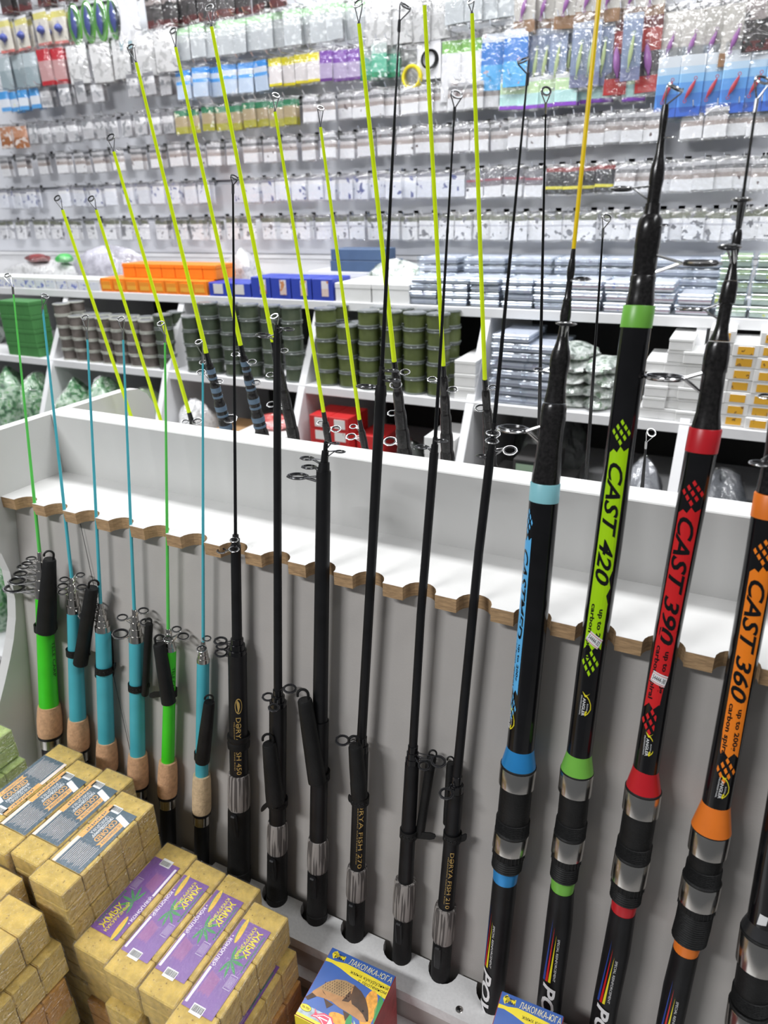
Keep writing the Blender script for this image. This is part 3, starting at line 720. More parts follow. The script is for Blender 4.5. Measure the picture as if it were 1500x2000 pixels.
R16 = cast_rod('casting rod with orange stripe print and orange collar', [(1605, 280), (1545, 700), (1508, 960), (1488, 1080), (1456, 1260), (1418, 1480), (1392, 1600), (1374, 1700), (1354, 1800), (1342, 1845), (1328, 1900), (1308, 2000)],
    [[(280, 5), (520, 6), (520, 12), (560, 18), (600, 16), (630, 26), (680, 28), (700, 36)], [(700, 40), (760, 46), (800, 50), (880, 46), (930, 52), (962, 56)]],
    (964, 1010, 62), 'orange_collar', b16, [(1566, 52), (1571, 53), (1616, 73)], 'orange_collar', (1618, 1660, 72), (1660, 1714, 66), (1716, 1758, 72), (1758, 1834, 68), (1832, 1857, 49), [(1854, 48), (1930, 50), (2000, 48)])
R16.tip(1605, 280, 1620, 250, 28); R16.guide(600, 1530, 612, 50, y2=640); R16.guide(880, 1494, 896, 40, front=.03, tilt=.1, y2=890); R16.guide(760, 1496, 774, 30, y2=780)
cast_print(R16, 'orange_print', 1098, 1464, 'CAST 360', -30, 46, (1125, 1360), (1372, 1452), b16)
angler_logo(R16, 1498, 16, b16)
power_print(R16, 1900, [(1854, 48), (1930, 50), (2200, 48)], -4)
R17 = cast_rod('black casting rod with chrome hoods past the orange one', [(1690, 640), (1610, 1100), (1545, 1480), (1514, 1650), (1484, 1850), (1466, 1960), (1452, 2040)],
    [[(640, 6), (840, 8), (840, 20), (880, 30), (930, 30), (960, 44), (1040, 46), (1070, 52), (1092, 54)]], None, None, [(1090, 54), (1480, 58), (1818, 60)], [(1796, 60), (1800, 62), (1816, 76)], 'steel_dark', (1822, 1880, 78), (1880, 1960, 72), (1966, 2010, 78), (2010, 2060, 70), (2060, 2080, 50), [(2080, 50), (2110, 50)])
R17.tip(1690, 640, 1702, 606, 28); R17.guide(960, 1580, 975, 60, y2=1010); R17.decal(Flat().poly([(1768, -14), (1790, -20), (1786, 10), (1770, 14)], 'white_print'), body=[(1480, 58), (1818, 60)])

# --- rods on the far side of the rack
def far_rod(label, axis, yend, tip, wtip, w_, stripes=False, guides=(), colour='yellow_neon', wlow=26, group='rods on the far side of the rack'):
    R = Rod('telescopic_rod', label, axis, 'back', .014, group)
    y0 = axis[0][1]
    if colour == 'black_gloss': R.sec('blank', 'black_gloss', [(y0, 3.5), (axis[-1][1], w_)], 10, ext=True)
    else:
        R.sec('tip_section', colour, [(y0, wtip), (yend, w_)], 10)
        ye = axis[-1][1]; pr = [(yend-1, w_*1.1), (yend+22, w_*1.25)]
        R.sec('tip_joint', 'black_gloss', pr, 12)
        y = yend+20; k = 0
        while y < ye-2:
            y2 = min(y+36, ye); wa = w_*1.6+(wlow-w_*1.6)*min(1, (y-yend)/170.); nm = 'sleeve'
            R.sec(nm, 'black_dusty', [(y, wa*.86), (y+5, wa), (y+18, wa*1.03), (y2, wa*.97)], 16, ext=(y2 >= ye-2))
            if stripes:
                for a, h_ in ((y+10, 9), (y+26, 4)):
                    if a+h_ < ye: R.sec('band', 'stripe_blue', [(a, wa*1.07), (a+h_, wa*1.07)], 16)
            y = y2
    if tip: R.tip(axis[0][0], y0, *tip)
    for g in guides: R.guide(*g)
    return R
Y_ = 'neon yellow tipped rod behind the board, '
far_rod(Y_+'first one by the end panel', [(122, 410), (255, 810)], 900, (112, 387, 14), 6, 7)
far_rod(Y_+'second one by the end panel', [(188, 410), (313, 818)], 900, (178, 388, 14), 6, 7)
far_rod(Y_+'black sleeve just showing, third by end panel', [(222, 296), (370, 808), (378, 835)], 806, (216, 268, 18), 6, 8, guides=[(818, 385, 823, 20), (812, 362, 824, 16)], wlow=24)
far_rod(Y_+'slate banded sleeves, by the foam balls', [(266, 122), (403, 690), (443, 840)], 690, (255, 92, 16), 6, 9, True, [(735, 396, 708, 14), (745, 393, 727, 18), (790, 428, 745, 16), (820, 450, 818, 26)], wlow=27)
far_rod(Y_+'slate banded sleeves, beside the tall black tip', [(343, 92), (470, 675), (511, 845)], 675, (338, 60, 16), 6, 9, True, [(700, 492, 707, 18), (694, 460, 692, 16), (745, 500, 747, 18)], wlow=27)
far_rod(Y_+'half hidden by the collapsed black rod', [(413, 52), (533, 668), (574, 855)], 668, (409, 15, 18), 7, 9, False, [(730, 528, 732, 16), (790, 530, 790, 18), (690, 555, 685, 16)], wlow=24)
far_rod(Y_+'lined up with the thickest collapsed rod', [(537, 218), (632, 805), (641, 860)], 805, (539, 186, 14), 6, 8, False, [(828, 626, 826, 14), (838, 656, 838, 20)], wlow=24)
far_rod(Y_+'low one past the thickest rod', [(626, 248), (702, 820), (714, 880)], 820, (626, 211, 13), 6, 8, False, [(835, 690, 833, 14), (852, 686, 853, 20)], wlow=24)
far_rod(Y_+'crossing the long black rod', [(701, 46), (770, 707), (791, 890)], 707, (700, 6, 22), 8, 10, False, [(733, 791, 727, 20), (750, 773, 752, 24), (810, 766, 807, 18), (865, 762, 862, 26)], wlow=29)
far_rod(Y_+'beside the ring-tipped black rod', [(829, 10), (866, 715), (874, 897)], 715, None, 8, 9, False, [(745, 844, 741, 18), (770, 884, 761, 20)], wlow=28)
far_rod(Y_+'closest to the yellow-tipped casting rod', [(922, 26), (947, 742), (959, 912)], 742, (920, 2, 14), 8, 9, False, [(760, 962, 757, 18), (797, 939, 797, 24), (845, 965, 848, 24), (880, 996, 880, 28)], wlow=28)
far_rod('thin black rod tip behind the board, tall and straight', [(1066, 204), (1052, 880)], 0, (1067, 178, 20, .9), 3, 8, colour='black_gloss')
far_rod('thin black rod tip behind the board, left of the lime striped rod', [(1178, 448), (1145, 935)], 0, (1186, 425, 18), 3, 8, colour='black_gloss')
far_rod('short black rod tip behind the board, right of the lime striped rod', [(1262, 864), (1254, 955)], 0, (1272, 845, 18), 4, 8, colour='black_gloss')

# ------------------------------------------------------------------ packets hanging on the slat wall
PEG = MB().tube([(0, .055, -.004), (0, .050, .004), (0, -.036, .002), (0, -.044, .010)], .0013, 5)
PEG.box(-.007, .007, .042, .0465, -.012, .010)
peg_me = PEG.mesh('peg_hook', M['wire'], True)
def packet(name, w_, h_, card, bagm='bag', header=None, lure=None, puff=.006, hang=.008):
    """local: hangs from the origin, front is -Y"""
    g = MB(); n, m_ = 5, 6; vs = []; fs = []
    for sgn in (-1, 1):
        for j in range(m_+1):
            for i in range(n+1):
                u = i/n*2-1; t = j/m_; p = puff*(1-u**4)*math.sin(math.pi*min(1, t*1.05+.02))*(.6+.8*random.random())
                vs.append((u*w_/2*(1+.02*random.uniform(-1, 1)), sgn*(p+.0004), hang-h_*1.06*t+.004*random.uniform(-.4, .4)*(j in (0, m_))))
    k = (n+1)*(m_+1)
    for s_ in (0, 1):
        for j in range(m_):
            for i in range(n):
                a = s_*k+j*(n+1)+i; fs.append((a, a+1, a+n+2, a+n+1))
    g.add(vs, fs)
    o = obj(name, g.mesh(name, M[bagm], True))
    c = MB().box(-w_*.46, w_*.46, -.0012, .0012, hang-h_, hang-h_*.12, bev=.0004)
    kid(o, obj('card', c.mesh('card', card), o))
    if header:
        c = MB().box(-w_*.49, w_*.49, -.003, .003, hang-h_*.22, hang+.004, bev=.0008); c.box(-w_*.12, w_*.12, -.0034, .0034, -.002, .002, 1)
        kid(o, obj('header', c.mesh('header', [M[header], M['dark_back']]), o))
    if lure:
        L = MB(); a_, b_, ang, cols = lure
        rg = []
        for i in range(9):
            t = i/8; rr = b_*math.sin(math.pi*(.08+.84*t))**.8*(1 if t > .15 else .8)
            rg.append((V((math.sin(ang)*a_*(t-.5), -.006, hang-h_*.62+math.cos(ang)*a_*(t-.5))), rr))
        L.lathe(rg, V((math.cos(ang), 0, -math.sin(ang))), V((0, 1, 0))*.8, 8)
        for p_, cc in ((0, 0), (8, 0)): L.torus(rg[p_][0]+V((0, 0, -.004 if p_ == 0 else .004)), V((0, 1, 0)), .003, .0006, 8, 4)
        kid(o, obj('lure', L.mesh('lure', cols, True), o))
    return o
def ccol(*a): return tuple(a)
Wt = (.78, .78, .80); Gy = (.42, .42, .45); Dk = (.05, .05, .06)
CD = {
 'hookgrey': banded('card_hook_grey', [(0, Wt), (.55, (.55, .55, .6)), (.62, Wt), (.8, (.16, .17, .12))], marks=.40, mark_col=(.2, .2, .22)),
 'hookblue': banded('card_hook_blue', [(0, (.74, .76, .82)), (.7, Wt), (.86, (.3, .3, .34))], marks=.36, mark_col=(.14, .16, .34)),
 'hookbrown': banded('card_hook_brown', [(0, Wt), (.42, (.40, .34, .32)), (.58, (.55, .52, .52)), (.72, (.2, .2, .21)), (.86, (.5, .5, .52))], marks=.30, mark_col=(.16, .12, .12)),
 'darktop': banded('card_dark_top', [(0, Wt), (.42, (.22, .2, .22)), (.62, (.32, .10, .13)), (.7, (.17, .17, .19))], marks=.3),
 'blackyellow': banded('card_black_yellow', [(0, (.05, .05, .05)), (.18, (.75, .68, .05)), (.30, (.05, .05, .055)), (.85, (.28, .05, .05))], marks=.28, mark_col=(.2, .2, .2)),
 'mixgrey': banded('card_mixed_grey', [(0, (.5, .5, .52)), (.5, Wt), (.8, (.25, .25, .27))], marks=.42, mark_col=(.3, .31, .33)),
 'brownbag': banded('card_rust', [(0, (.36, .13, .04)), (.5, (.52, .25, .14))], marks=.45, mark_col=(.7, .62, .58)),
 'jar': banded('card_olive', [(0, (.40, .38, .05)), (.3, (.45, .36, .22)), (.75, (.03, .22, .10))], marks=.34, mark_col=(.75, .75, .6)),
 'greenpurple': banded('card_mint', [(0, (.22, .06, .45)), (.12, (.45, .70, .68)), (.5, (.52, .70, .40)), (.86, (.6, .62, .62))], marks=.26, mark_col=(.1, .14, .1)),
 'bluewhite': banded('card_blue_white', [(0, (.10, .35, .70)), (.2, (.72, .76, .82)), (.62, (.06, .33, .72))], marks=.3, mark_col=(.8, .82, .5)),
 'bluehead': banded('card_blue_head', [(0, (.50, .60, .74)), (.5, (.08, .36, .80)), (.62, (.62, .68, .76)), (.8, (.03, .28, .74))], marks=.3, mark_col=(.7, .72, .76)),
 'yellow': banded('card_yellow', [(0, (.62, .52, .0)), (.10, (.70, .66, .66)), (.72, (.74, .66, .0))], marks=.22, mark_col=(.8, .8, .8)),
 'purple': banded('card_purple', [(0, (.12, .03, .22)), (.10, (.46, .38, .56)), (.6, (.22, .07, .42))], marks=.3, mark_col=(.66, .62, .72)),
 'greenlure': banded('card_green', [(0, (.02, .26, .12)), (.15, (.10, .46, .30)), (.7, (.45, .52, .50))], marks=.38, mark_col=(.55, .72, .66)),
 'whitegreen': banded('card_white_green_head', [(0, Wt), (.8, (.22, .52, .10))], marks=.24, mark_col=(.45, .45, .47)),
 'bluecard': banded('card_blue', [(0, (.10, .42, .78)), (.45, (.05, .22, .62)), (.85, (.6, .65, .72))], marks=.33, mark_col=(.55, .38, .42)),
 'slate': banded('card_slate', [(0, (.18, .20, .34)), (.2, (.24, .30, .44)), (.9, (.4, .44, .52))], marks=.2, mark_col=(.4, .46, .6)),
 'redblack': banded('card_red', [(0, (.45, .03, .03)), (.22, (.06, .05, .06)), (.55, (.35, .05, .04)), (.85, (.12, .02, .02))], marks=.15),
 'kraft': banded('card_kraft', [(0, (.30, .17, .09)), (.22, (.56, .54, .50))], marks=.28, mark_col=(.3, .26, .2)),
 'bluefade': banded('card_blue_fade', [(0, (.06, .14, .52)), (.16, (.10, .28, .72)), (.38, (.16, .42, .84)), (.56, (.34, .62, .90)), (.70, (.62, .76, .88)), (.82, (.84, .85, .86))], marks=0),
 'clearslate': banded('card_pale_slate', [(0, (.30, .37, .40)), (.6, (.45, .52, .55))], marks=.3, mark_col=(.75, .8, .82)),
 'red': banded('card_crimson', [(0, (.45, .01, .02)), (.12, (.52, .30, .30)), (.68, (.50, .015, .03))], marks=.2, mark_col=(.7, .55, .55)),
 'clear': banded('card_clear_white', [(0, (.62, .62, .62)), (.5, (.72, .72, .72))], marks=.45, mark_col=(.45, .45, .45)),
 'clearmint': banded('card_pale_mint', [(0, (.50, .53, .55)), (.55, (.58, .62, .62)), (.80, (.48, .74, .46))], marks=.38, mark_col=(.70, .73, .74)),
 'reel': banded('card_reel', [(0, (.62, .18, .16)), (.08, (.70, .66, .58)), (.75, (.72, .66, .22)), (.92, Wt)], marks=.18, mark_col=(.2, .2, .4)),
 'darkfoil': banded('card_dark_red', [(0, (.10, .02, .02)), (.2, (.05, .045, .045)), (.6, (.30, .26, .25))], marks=.4, mark_col=(.02, .02, .02)),
}
fish_g = K('lure_green', (.38, .46, .24), .3); fish_p = K('lure_purple', (.30, .13, .34), .3); fish_r = K('lure_red', (.42, .06, .08), .3); fish_w = K('lure_white', (.72, .72, .70), .35)
K('blue_reel', (.07, .09, .30), .35); K('oval_green', (.14, .42, .05), .3); K('neon_y', (.75, .62, .03), .3)
PK = {}
def proto(kind, name, w_, h_, **kw):
    PK[kind] = (packet(name, w_, h_, CD[kind], **kw), w_, h_)
    return PK[kind][0]
for k in ('hookgrey', 'hookblue', 'hookbrown'): proto(k, 'hook_packet', .047, .062)
proto('darktop', 'hook_packet', .048, .066); proto('blackyellow', 'hook_packet', .043, .062); proto('mixgrey', 'tackle_packet', .044, .062)
proto('brownbag', 'bait_packet', .06, .07); proto('jar', 'bait_packet', .045, .066); proto('greenpurple', 'tackle_packet', .052, .07, puff=.003)
proto('bluewhite', 'hook_packet', .042, .062); proto('bluehead', 'tackle_packet', .050, .078); proto('yellow', 'tackle_packet', .042, .072)
proto('purple', 'tackle_packet', .042, .074); proto('greenlure', 'tackle_packet', .042, .078); proto('whitegreen', 'leader_packet', .055, .14)
proto('bluecard', 'tackle_packet', .058, .125); proto('slate', 'lure_packet', .042, .135, lure=(.058, .0045, .12, fish_g), puff=.009)
proto('redblack', 'lure_packet', .050, .155, lure=(.055, .008, -.15, fish_p), puff=.008); proto('kraft', 'lure_packet', .052, .12, lure=(.036, .005, .3, fish_p), puff=.009)
proto('bluefade', 'lure_packet', .050, .125, lure=(.036, .0042, .45, fish_r), puff=.004, bagm='case'); proto('clearslate', 'tackle_packet', .055, .10, puff=.01)
proto('red', 'tackle_packet', .055, .105, puff=.01); proto('clear', 'float_packet', .075, .11, puff=.016); proto('clearmint', 'swivel_packet', .052, .085, puff=.009)
proto('reel', 'line_packet', .062, .10, lure=(.022, .014, 0, M['blue_reel'])); proto('darkfoil', 'soft_bait_packet', .055, .10, puff=.01)
def hang(kind, px, rail, label, group, cat='packet', yoff=0., dz=0., jit=1., deep=.055, back=.8):
    o, w_, h_ = PK[kind]; z = RAIL[rail]-.004
    dy = deep+random.uniform(-.012, .012)*jit
    r = ray(px, 0); # direction row is set from the rail height
    Y = WY-dy
    # find X on the horizontal line (Y, z) that shows at this pixel column
    a, b = -4.0, 1.5
    for _ in range(40):
        m_ = (a+b)/2; P = V((m_, Y, z-h_/2))-CAM; u = 750+FPX*P.dot(_R)/P.dot(_F)
        if u < px: a = m_
        else: b = m_
    loc = V((a, Y, z+dz+random.uniform(-.002, .002)*jit))
    rot = (random.uniform(-.05, .05)*jit, random.uniform(-.03, .03)*jit, random.uniform(-.16, .16)*jit)
    if not o.get('used'):
        o['used'] = 1; o.location = loc; o.rotation_euler = rot; q = o
    else: q = dup(o, loc, rot)
    tag(q, label, cat, group)
    if random.random() < back:
        q2 = dup(o, loc+V((random.uniform(-.004, .004), .020, random.uniform(-.003, .003))), (rot[0], rot[1], random.uniform(-.2, .2))); tag(q2, label, cat, group)
    if dz == 0:
        p_ = obj('peg_hook', peg_me, wall, V((loc.x, WY-.046+.004, z+.004)))
    return q
ROWN = ['first', 'second', 'third', 'fourth', 'fifth', 'sixth', 'seventh', 'eighth']
def run(kind, rail, x0, x1, n, desc, cat='packet', gap=.0, **kw):
    lab = '%s, on the %s slat row above the shelf' % (desc, ROWN[rail-1])
    for i in range(n):
        if random.random() < gap: continue
        x = x0+(x1-x0)*(i+.5)/n+random.uniform(-2.5, 2.5)
        hang(kind, x, rail, lab, desc+' '+ROWN[rail-1]+' row', cat, **kw)
run('hookgrey', 1, -10, 1510, 44, 'clear hook packet with olive top', gap=.03)
run('hookblue', 2, -10, 905, 30, 'clear hook packet with blue marks', gap=.03)
run('darktop', 2, 905, 1062, 4, 'hook packet with dark top and red line')
run('blackyellow', 2, 1066, 1200, 4, 'black packet with yellow band')
run('hookbrown', 2, 1202, 1505, 8, 'white packet with brown band')
run('hookbrown', 3, -10, 1290, 35, 'white packet with brown band', gap=.03); run('hookbrown', 3, 1330, 1505, 4, 'white packet with brown band')
run('brownbag', 4, 2, 52, 2, 'rust coloured bait bag', 'bag')
run('mixgrey', 4, 52, 340, 11, 'small grey and white tackle packet')
run('jar', 4, 340, 580, 9, 'small olive and green bait bottle pack')
run('hookbrown', 4, 592, 972, 12, 'white packet with brown band')
run('greenpurple', 4, 978, 1195, 6, 'mint and purple hook card'); hang('greenpurple', 1240, 4, 'single mint and purple hook card hanging apart below the red lures', 'mint hook cards', 'packet')
for i, x in enumerate((1302, 1347, 1388, 1431, 1474, 1518)):
    hang('bluefade', x, 4, 'pale blue lure blister with white top below the brown lure packs', 'blue lure blisters', 'lure', dz=.018, jit=.3)
run('bluewhite', 5, 0, 76, 4, 'blue and white hook packet'); run('mixgrey', 5, 76, 340, 8, 'small white tackle packet', gap=.12)
run('bluehead', 5, 346, 526, 6, 'clear packet with bright blue header'); run('yellow', 5, 526, 626, 4, 'yellow tackle packet')
run('purple', 5, 626, 704, 3, 'purple tackle packet'); run('greenlure', 5, 704, 778, 3, 'green soft lure packet')
run('whitegreen', 5, 866, 940, 2, 'long white leader packet with green header')
run('bluecard', 5, 942, 1032, 2, 'blue tackle card'); run('slate', 5, 1034, 1188, 7, 'slate lure packet', 'lure')
run('redblack', 5, 1190, 1222, 1, 'red lure packet beside slate ones', 'lure'); hang('slate', 1232, 5, 'slate blue lure packet hanging between two red packs', 'odd lure packets', 'lure', deep=.07)
run('redblack', 5, 1248, 1284, 1, 'red lure packet beside brown ones', 'lure'); run('kraft', 5, 1286, 1462, 4, 'lure packet with brown card base', 'lure')
run('darkfoil', 5, 1462, 1530, 2, 'dark soft bait packet')
run('clearslate', 6, 0, 72, 3, 'pale slate tackle bag', 'bag'); run('red', 6, 72, 130, 2, 'crimson tackle packet')
run('clear', 6, 132, 345, 5, 'crumpled clear bag of white floats', 'bag'); run('clearmint', 6, 348, 715, 14, 'clear swivel packet with mint top')
run('clear', 6, 720, 870, 4, 'crumpled clear bag', 'bag'); run('clearmint', 6, 872, 1000, 4, 'mint topped clear packet'); run('kraft', 6, 1000, 1300, 7, 'lure packet with brown card base', 'lure')
run('reel', 7, -8, 136, 4, 'line packet with blue spool picture'); run('darkfoil', 7, 280, 560, 8, 'dark soft bait packet'); run('darkfoil', 8, -10, 140, 4, 'dark soft bait packet') if len(ROWN) > 7 else None
# green oval blisters, white card, coiled cable card and yellow coil bag
def single(name, label, cat, px, rail, w_, h_, build, group=None):
    z = RAIL[rail]-.004; Y = WY-.05; a, b = -4., 1.5
    for _ in range(40):
        m_ = (a+b)/2; P = V((m_, Y, z-h_/2))-CAM
        if 750+FPX*P.dot(_R)/P.dot(_F) < px: a = m_
        else: b = m_
    t = thing(name, label, cat, V((a, Y, z)), group); build(t); obj('peg_hook', peg_me, wall, V((a, WY-.042, z+.004))); return t
def oval(t):
    obj('card', MB().prism(ell(0, -.05, .024, .052, 0, 20), lambda a, b, d: V((a, d, b)), -.002, .002).mesh('card', M['oval_green']), t)
    obj('blister', MB().lathe([(V((0, -.003, -.05)), 1), (V((0, -.010, -.05)), .8), (V((0, -.013, -.05)), .4)], V((.023, 0, 0)), V((0, 0, .050)), 18).mesh('blister', M['case'], True), t)
    obj('float', MB().lathe([(V((0, -.005, -.085)), .002), (V((0, -.006, -.06)), .011), (V((0, -.006, -.035)), .009), (V((0, -.005, -.012)), .002)], V((1, 0, 0)), V((0, .5, 0)), 10).mesh('float', M['blue_reel'], True), t)
for x in (147, 173, 197, 223): single('float_blister', 'green oval blister pack with purple float, above the white float bags', 'float', x, 7, .05, .1, oval, 'green oval float blisters')
def wcard(t):
    obj('card', MB().box(-.042, .042, -.002, .002, -.13, .006, bev=.001).mesh('card', banded('card_plain', [(0, (.3, .45, .5)), (.15, Wt)], marks=.22, mark_col=(.5, .5, .52))), t)
    obj('bag', MB().box(-.044, .044, -.004, .004, -.134, .008, bev=.002).mesh('bag', M['bag']), t)
single('tackle_card', 'plain white tackle card right of the green oval blisters', 'packet', 250, 7, .08, .13, wcard)
def cable(t):
    obj('card', MB().box(-.030, .030, -.0015, .0015, -.082, .008, bev=.0005).mesh('card', banded('card_cable', [(0, Wt)], marks=.1)), t)
    c = MB()
    for i in range(4): c.torus(V((.002*i, -.004-.001*i, -.042)), V((.1*i, -1, .1)), .018+.001*(i % 2), .0016, 22, 5)
    obj('cable_coil', c.mesh('cable_coil', M['rubber'], True), t)
single('cable_card', 'white card with a coiled black cable on the slat wall', 'packet', 838, 5, .06, .09, cable)
def coil(t):
    c = MB()
    for i in range(5): c.torus(V((0, -.004-.002*(i % 3), -.075)), V((.08*(i-2), -1, .06*(i-2))), .022+.002*(i % 2), .003, 22, 5)
    obj('yellow_coil', c.mesh('yellow_coil', M['neon_y'], True), t)
    g = packet('bag', .066, .11, CD['clear']); g.parent = t; [bpy.data.objects.remove(k_) for k_ in KIDS.pop(g.name)]
single('coil_bag', 'clear bag holding a yellow coil beside the green soft lures', 'bag', 806, 5, .066, .11, coil)

# ------------------------------------------------------------------ goods on the shelves
def xcol(px, Y, z):                                  # X on a shelf line that shows at a pixel column
    a, b = -4., 1.5
    for _ in range(40):
        m_ = (a+b)/2; P = V((m_, Y, z))-CAM
        if 750+FPX*P.dot(_R)/P.dot(_F) < px: a = m_
        else: b = m_
    return a
_cm = {}
def carton(name, label, cat, x, y, z, w_, d_, h_, m, lab=None, group=None, rz=0., lid=True, labrect=(.15, .85, .2, .8)):
    """x: left, y: front, z: base"""
    key = (round(w_, 4), round(d_, 4), round(h_, 4), m, lab, labrect, lid)
    t = thing(name, label, cat, V((x+w_/2, y+d_/2, z)), group, rz)
    if key not in _cm:
        b_ = MB().box(-w_/2, w_/2, -d_/2, d_/2, 0, h_*(.70 if lid else 1), bev=.0012)
        l_ = None
        if lid: l_ = MB().box(-w_/2-.0006, w_/2+.0006, -d_/2-.0006, d_/2+.0006, h_*.70+.0004, h_, bev=.0012).mesh('lid', M[m])
        q_ = None
        if lab:
            u0, u1, v0, v1 = labrect
            f_ = MB().box(-w_/2+w_*u0, -w_/2+w_*u1, -d_/2-.0016, -d_/2, h_*v0, h_*v1); q_ = f_.mesh('front_label', M[lab] if isinstance(lab, str) else lab)
        _cm[key] = (b_.mesh('box_body', M[m]), l_, q_)
    b_, l_, q_ = _cm[key]
    obj('box_body', b_, t)
    if l_: obj('lid', l_, t)
    if q_: obj('front_label', q_, t)
    return t
K('carton_white', (.78, .78, .77), .55, var=.03); K('carton_orange', (.90, .24, .015), .5, var=.06); K('carton_blue', (.03, .06, .42), .45, var=.05); K('carton_red', (.50, .02, .02), .5, var=.05)
K('carton_green', (.06, .22, .06), .5, var=.06); K('binder_blue', (.07, .12, .22), .5, var=.05); K('kraft_board', (.34, .20, .09), .8, var=.1); K('pale_yellow', (.80, .45, .08), .5)
M['lab_blue'] = banded('label_blue', [(0, (.72, .74, .80))], marks=.42, mark_col=(.16, .20, .55), ms=90)
M['lab_orange'] = banded('label_orange', [(0, (.75, .40, .03))], marks=.36, mark_col=(.25, .12, .02), ms=110)
M['lab_yel'] = banded('label_yellow', [(0, (.90, .42, .05)), (.5, (.85, .30, .03))], marks=.3, mark_col=(.5, .2, .02), ms=90)
M['lab_fig'] = banded('label_figures', [(0, (.70, .55, .50)), (.5, (.75, .70, .72))], marks=.42, mark_col=(.6, .25, .1), ms=70)
M['lab_white'] = banded('label_white', [(0, (.7, .68, .66))], marks=.3, mark_col=(.4, .35, .33), ms=90)
M['case_strip'] = banded('case_strip', [(0, (.50, .52, .58)), (.30, (.30, .32, .42)), (.5, (.66, .68, .74))], marks=.35, mark_col=(.42, .40, .50), ms=60)
M['case_green'] = banded('case_green', [(0, (.50, .60, .52)), (.5, (.42, .55, .30))], marks=.3, mark_col=(.62, .70, .10), ms=40)
M['case_pink'] = banded('case_pink', [(0, (.72, .70, .73)), (.3, (.45, .25, .32)), (.45, (.72, .72, .76))], marks=.3, mark_col=(.3, .34, .6), ms=70)
def case(name, label, x, y, z, w_, d_, h_, strip, group, cat='plastic case'):
    key = ('c', round(w_, 4), round(d_, 4), round(h_, 4), strip)
    t = thing(name, label, cat, V((x+w_/2, y+d_/2, z)), group)
    if key not in _cm:
        b_ = MB().box(-w_/2, w_/2, -d_/2, d_/2, 0, h_*.62, bev=.0015); b_.box(-w_/2-.001, w_/2+.001, -d_/2-.001, d_/2+.001, h_*.64, h_*.98, bev=.0015)
        i_ = MB().box(-w_*.46, w_*.46, -d_*.49, d_*.47, h_*.12, h_*.80, bev=.001)
        _cm[key] = (b_.mesh('case_shell', M['case']), i_.mesh('insert', M[strip]))
    obj('case_shell', _cm[key][0], t); obj('insert', _cm[key][1], t); return t
# shelf 1, from the left
y0 = Y1+.004
def fill(px0, px1, n): x0, x1 = xcol(px0, y0, Z1+.02), xcol(px1, y0, Z1+.02); return [(x0+(x1-x0)*i/n, (x1-x0)/n*.97) for i in range(n)]
for i, (x, w_) in enumerate(fill(-30, 196, 11)):
    carton('small_box', 'small white box with blue print in the row left of the orange boxes', 'box', x, y0, Z1, w_, .07, .032, 'carton_white', 'lab_blue', 'white boxes on the top shelf', labrect=(.08, .92, .1, .72))
for r_ in range(2):
    for i, (x, w_) in enumerate(fill(196, 404, 8)):
        if r_ == 1 and i == 0: continue
        carton('small_box', 'orange box of the %s layer on the top shelf' % ('bottom' if r_ == 0 else 'upper, set back,'), 'box', x+.010*r_, y0+.035*r_, Z1+.0365*r_, w_*(1 if r_ == 0 else .98), .08, .036, 'carton_orange', 'lab_yel' if r_ == 0 else None, 'orange boxes layer %d' % (r_+1), lid=r_ == 1)
for x, w_ in fill(408, 490, 2): carton('flat_box', 'low blue and white box right of the orange boxes', 'box', x, y0, Z1, w_, .09, .034, 'carton_blue', 'lab_white', 'low blue boxes', labrect=(.25, .7, .2, .9), lid=False)
for x, w_ in fill(491, 652, 4): carton('small_box', 'dark blue box with figures on its label, top shelf', 'box', x, y0, Z1, w_*.98, .09, .050, 'carton_blue', 'lab_fig', 'dark blue boxes', lid=False, labrect=(.48, .8, .2, .9))
for x, w_ in fill(655, 802, 2): carton('open_tray_box', 'long low white box on the top shelf beside the dark blue boxes', 'box', x, y0, Z1, w_*.99, .16, .042, 'carton_white', None, 'long white boxes', lid=True)
for k, (x, w_) in enumerate(fill(800, 1110, 5)):
    for l_ in range(4): case('lure_case', 'clear case with lilac strip in a stack on the top shelf', x+random.uniform(-.003, .003), y0+random.uniform(0, .006), Z1+.0152*l_, w_*.97, .11, .015, 'case_strip', 'clear cases stacked on the top shelf')
for k, (x, w_) in enumerate(fill(1112, 1392, 4)):
    for l_ in range(3 if k < 3 else 2): case('lure_case', 'clear case with pink and blue print in a stack on the top shelf', x+random.uniform(-.003, .003), y0+random.uniform(0, .006), Z1+.0205*l_, w_*.97, .12, .020, 'case_pink', 'pink printed cases on the top shelf')
for k, (x, w_) in enumerate(fill(1394, 1530, 2)):
    for l_ in range(5): case('lure_case', 'green and yellow clear case in the tall stack on the top shelf', x+random.uniform(-.003, .003), y0+random.uniform(0, .004), Z1+.0222*l_, w_*.97, .12, .022, 'case_green', 'green cases on the top shelf')
for k in range(7):   # a second row of cases behind, showing over the front ones
    x = xcol(815+k*88, y0+.16, Z1+.07)
    for l_ in range(5): case('lure_case', 'pale clear case in the rear stacks on the top shelf', x, y0+.16, Z1+.0182*l_, .105, .11, .018, 'case_strip', 'rear clear cases on the top shelf')
for k, (px, l_, w_, d_) in enumerate(((688, 0, .17, .09), (690, 1, .15, .08))):
    carton('blue_box', ('lower' if l_ == 0 else 'upper')+' slate blue flat box behind the long white boxes', 'box', xcol(px-48, y0+.18, Z1+.09), y0+.19, Z1+.048+.028*l_, w_, d_, .027, 'binder_blue', None, None, lid=False)
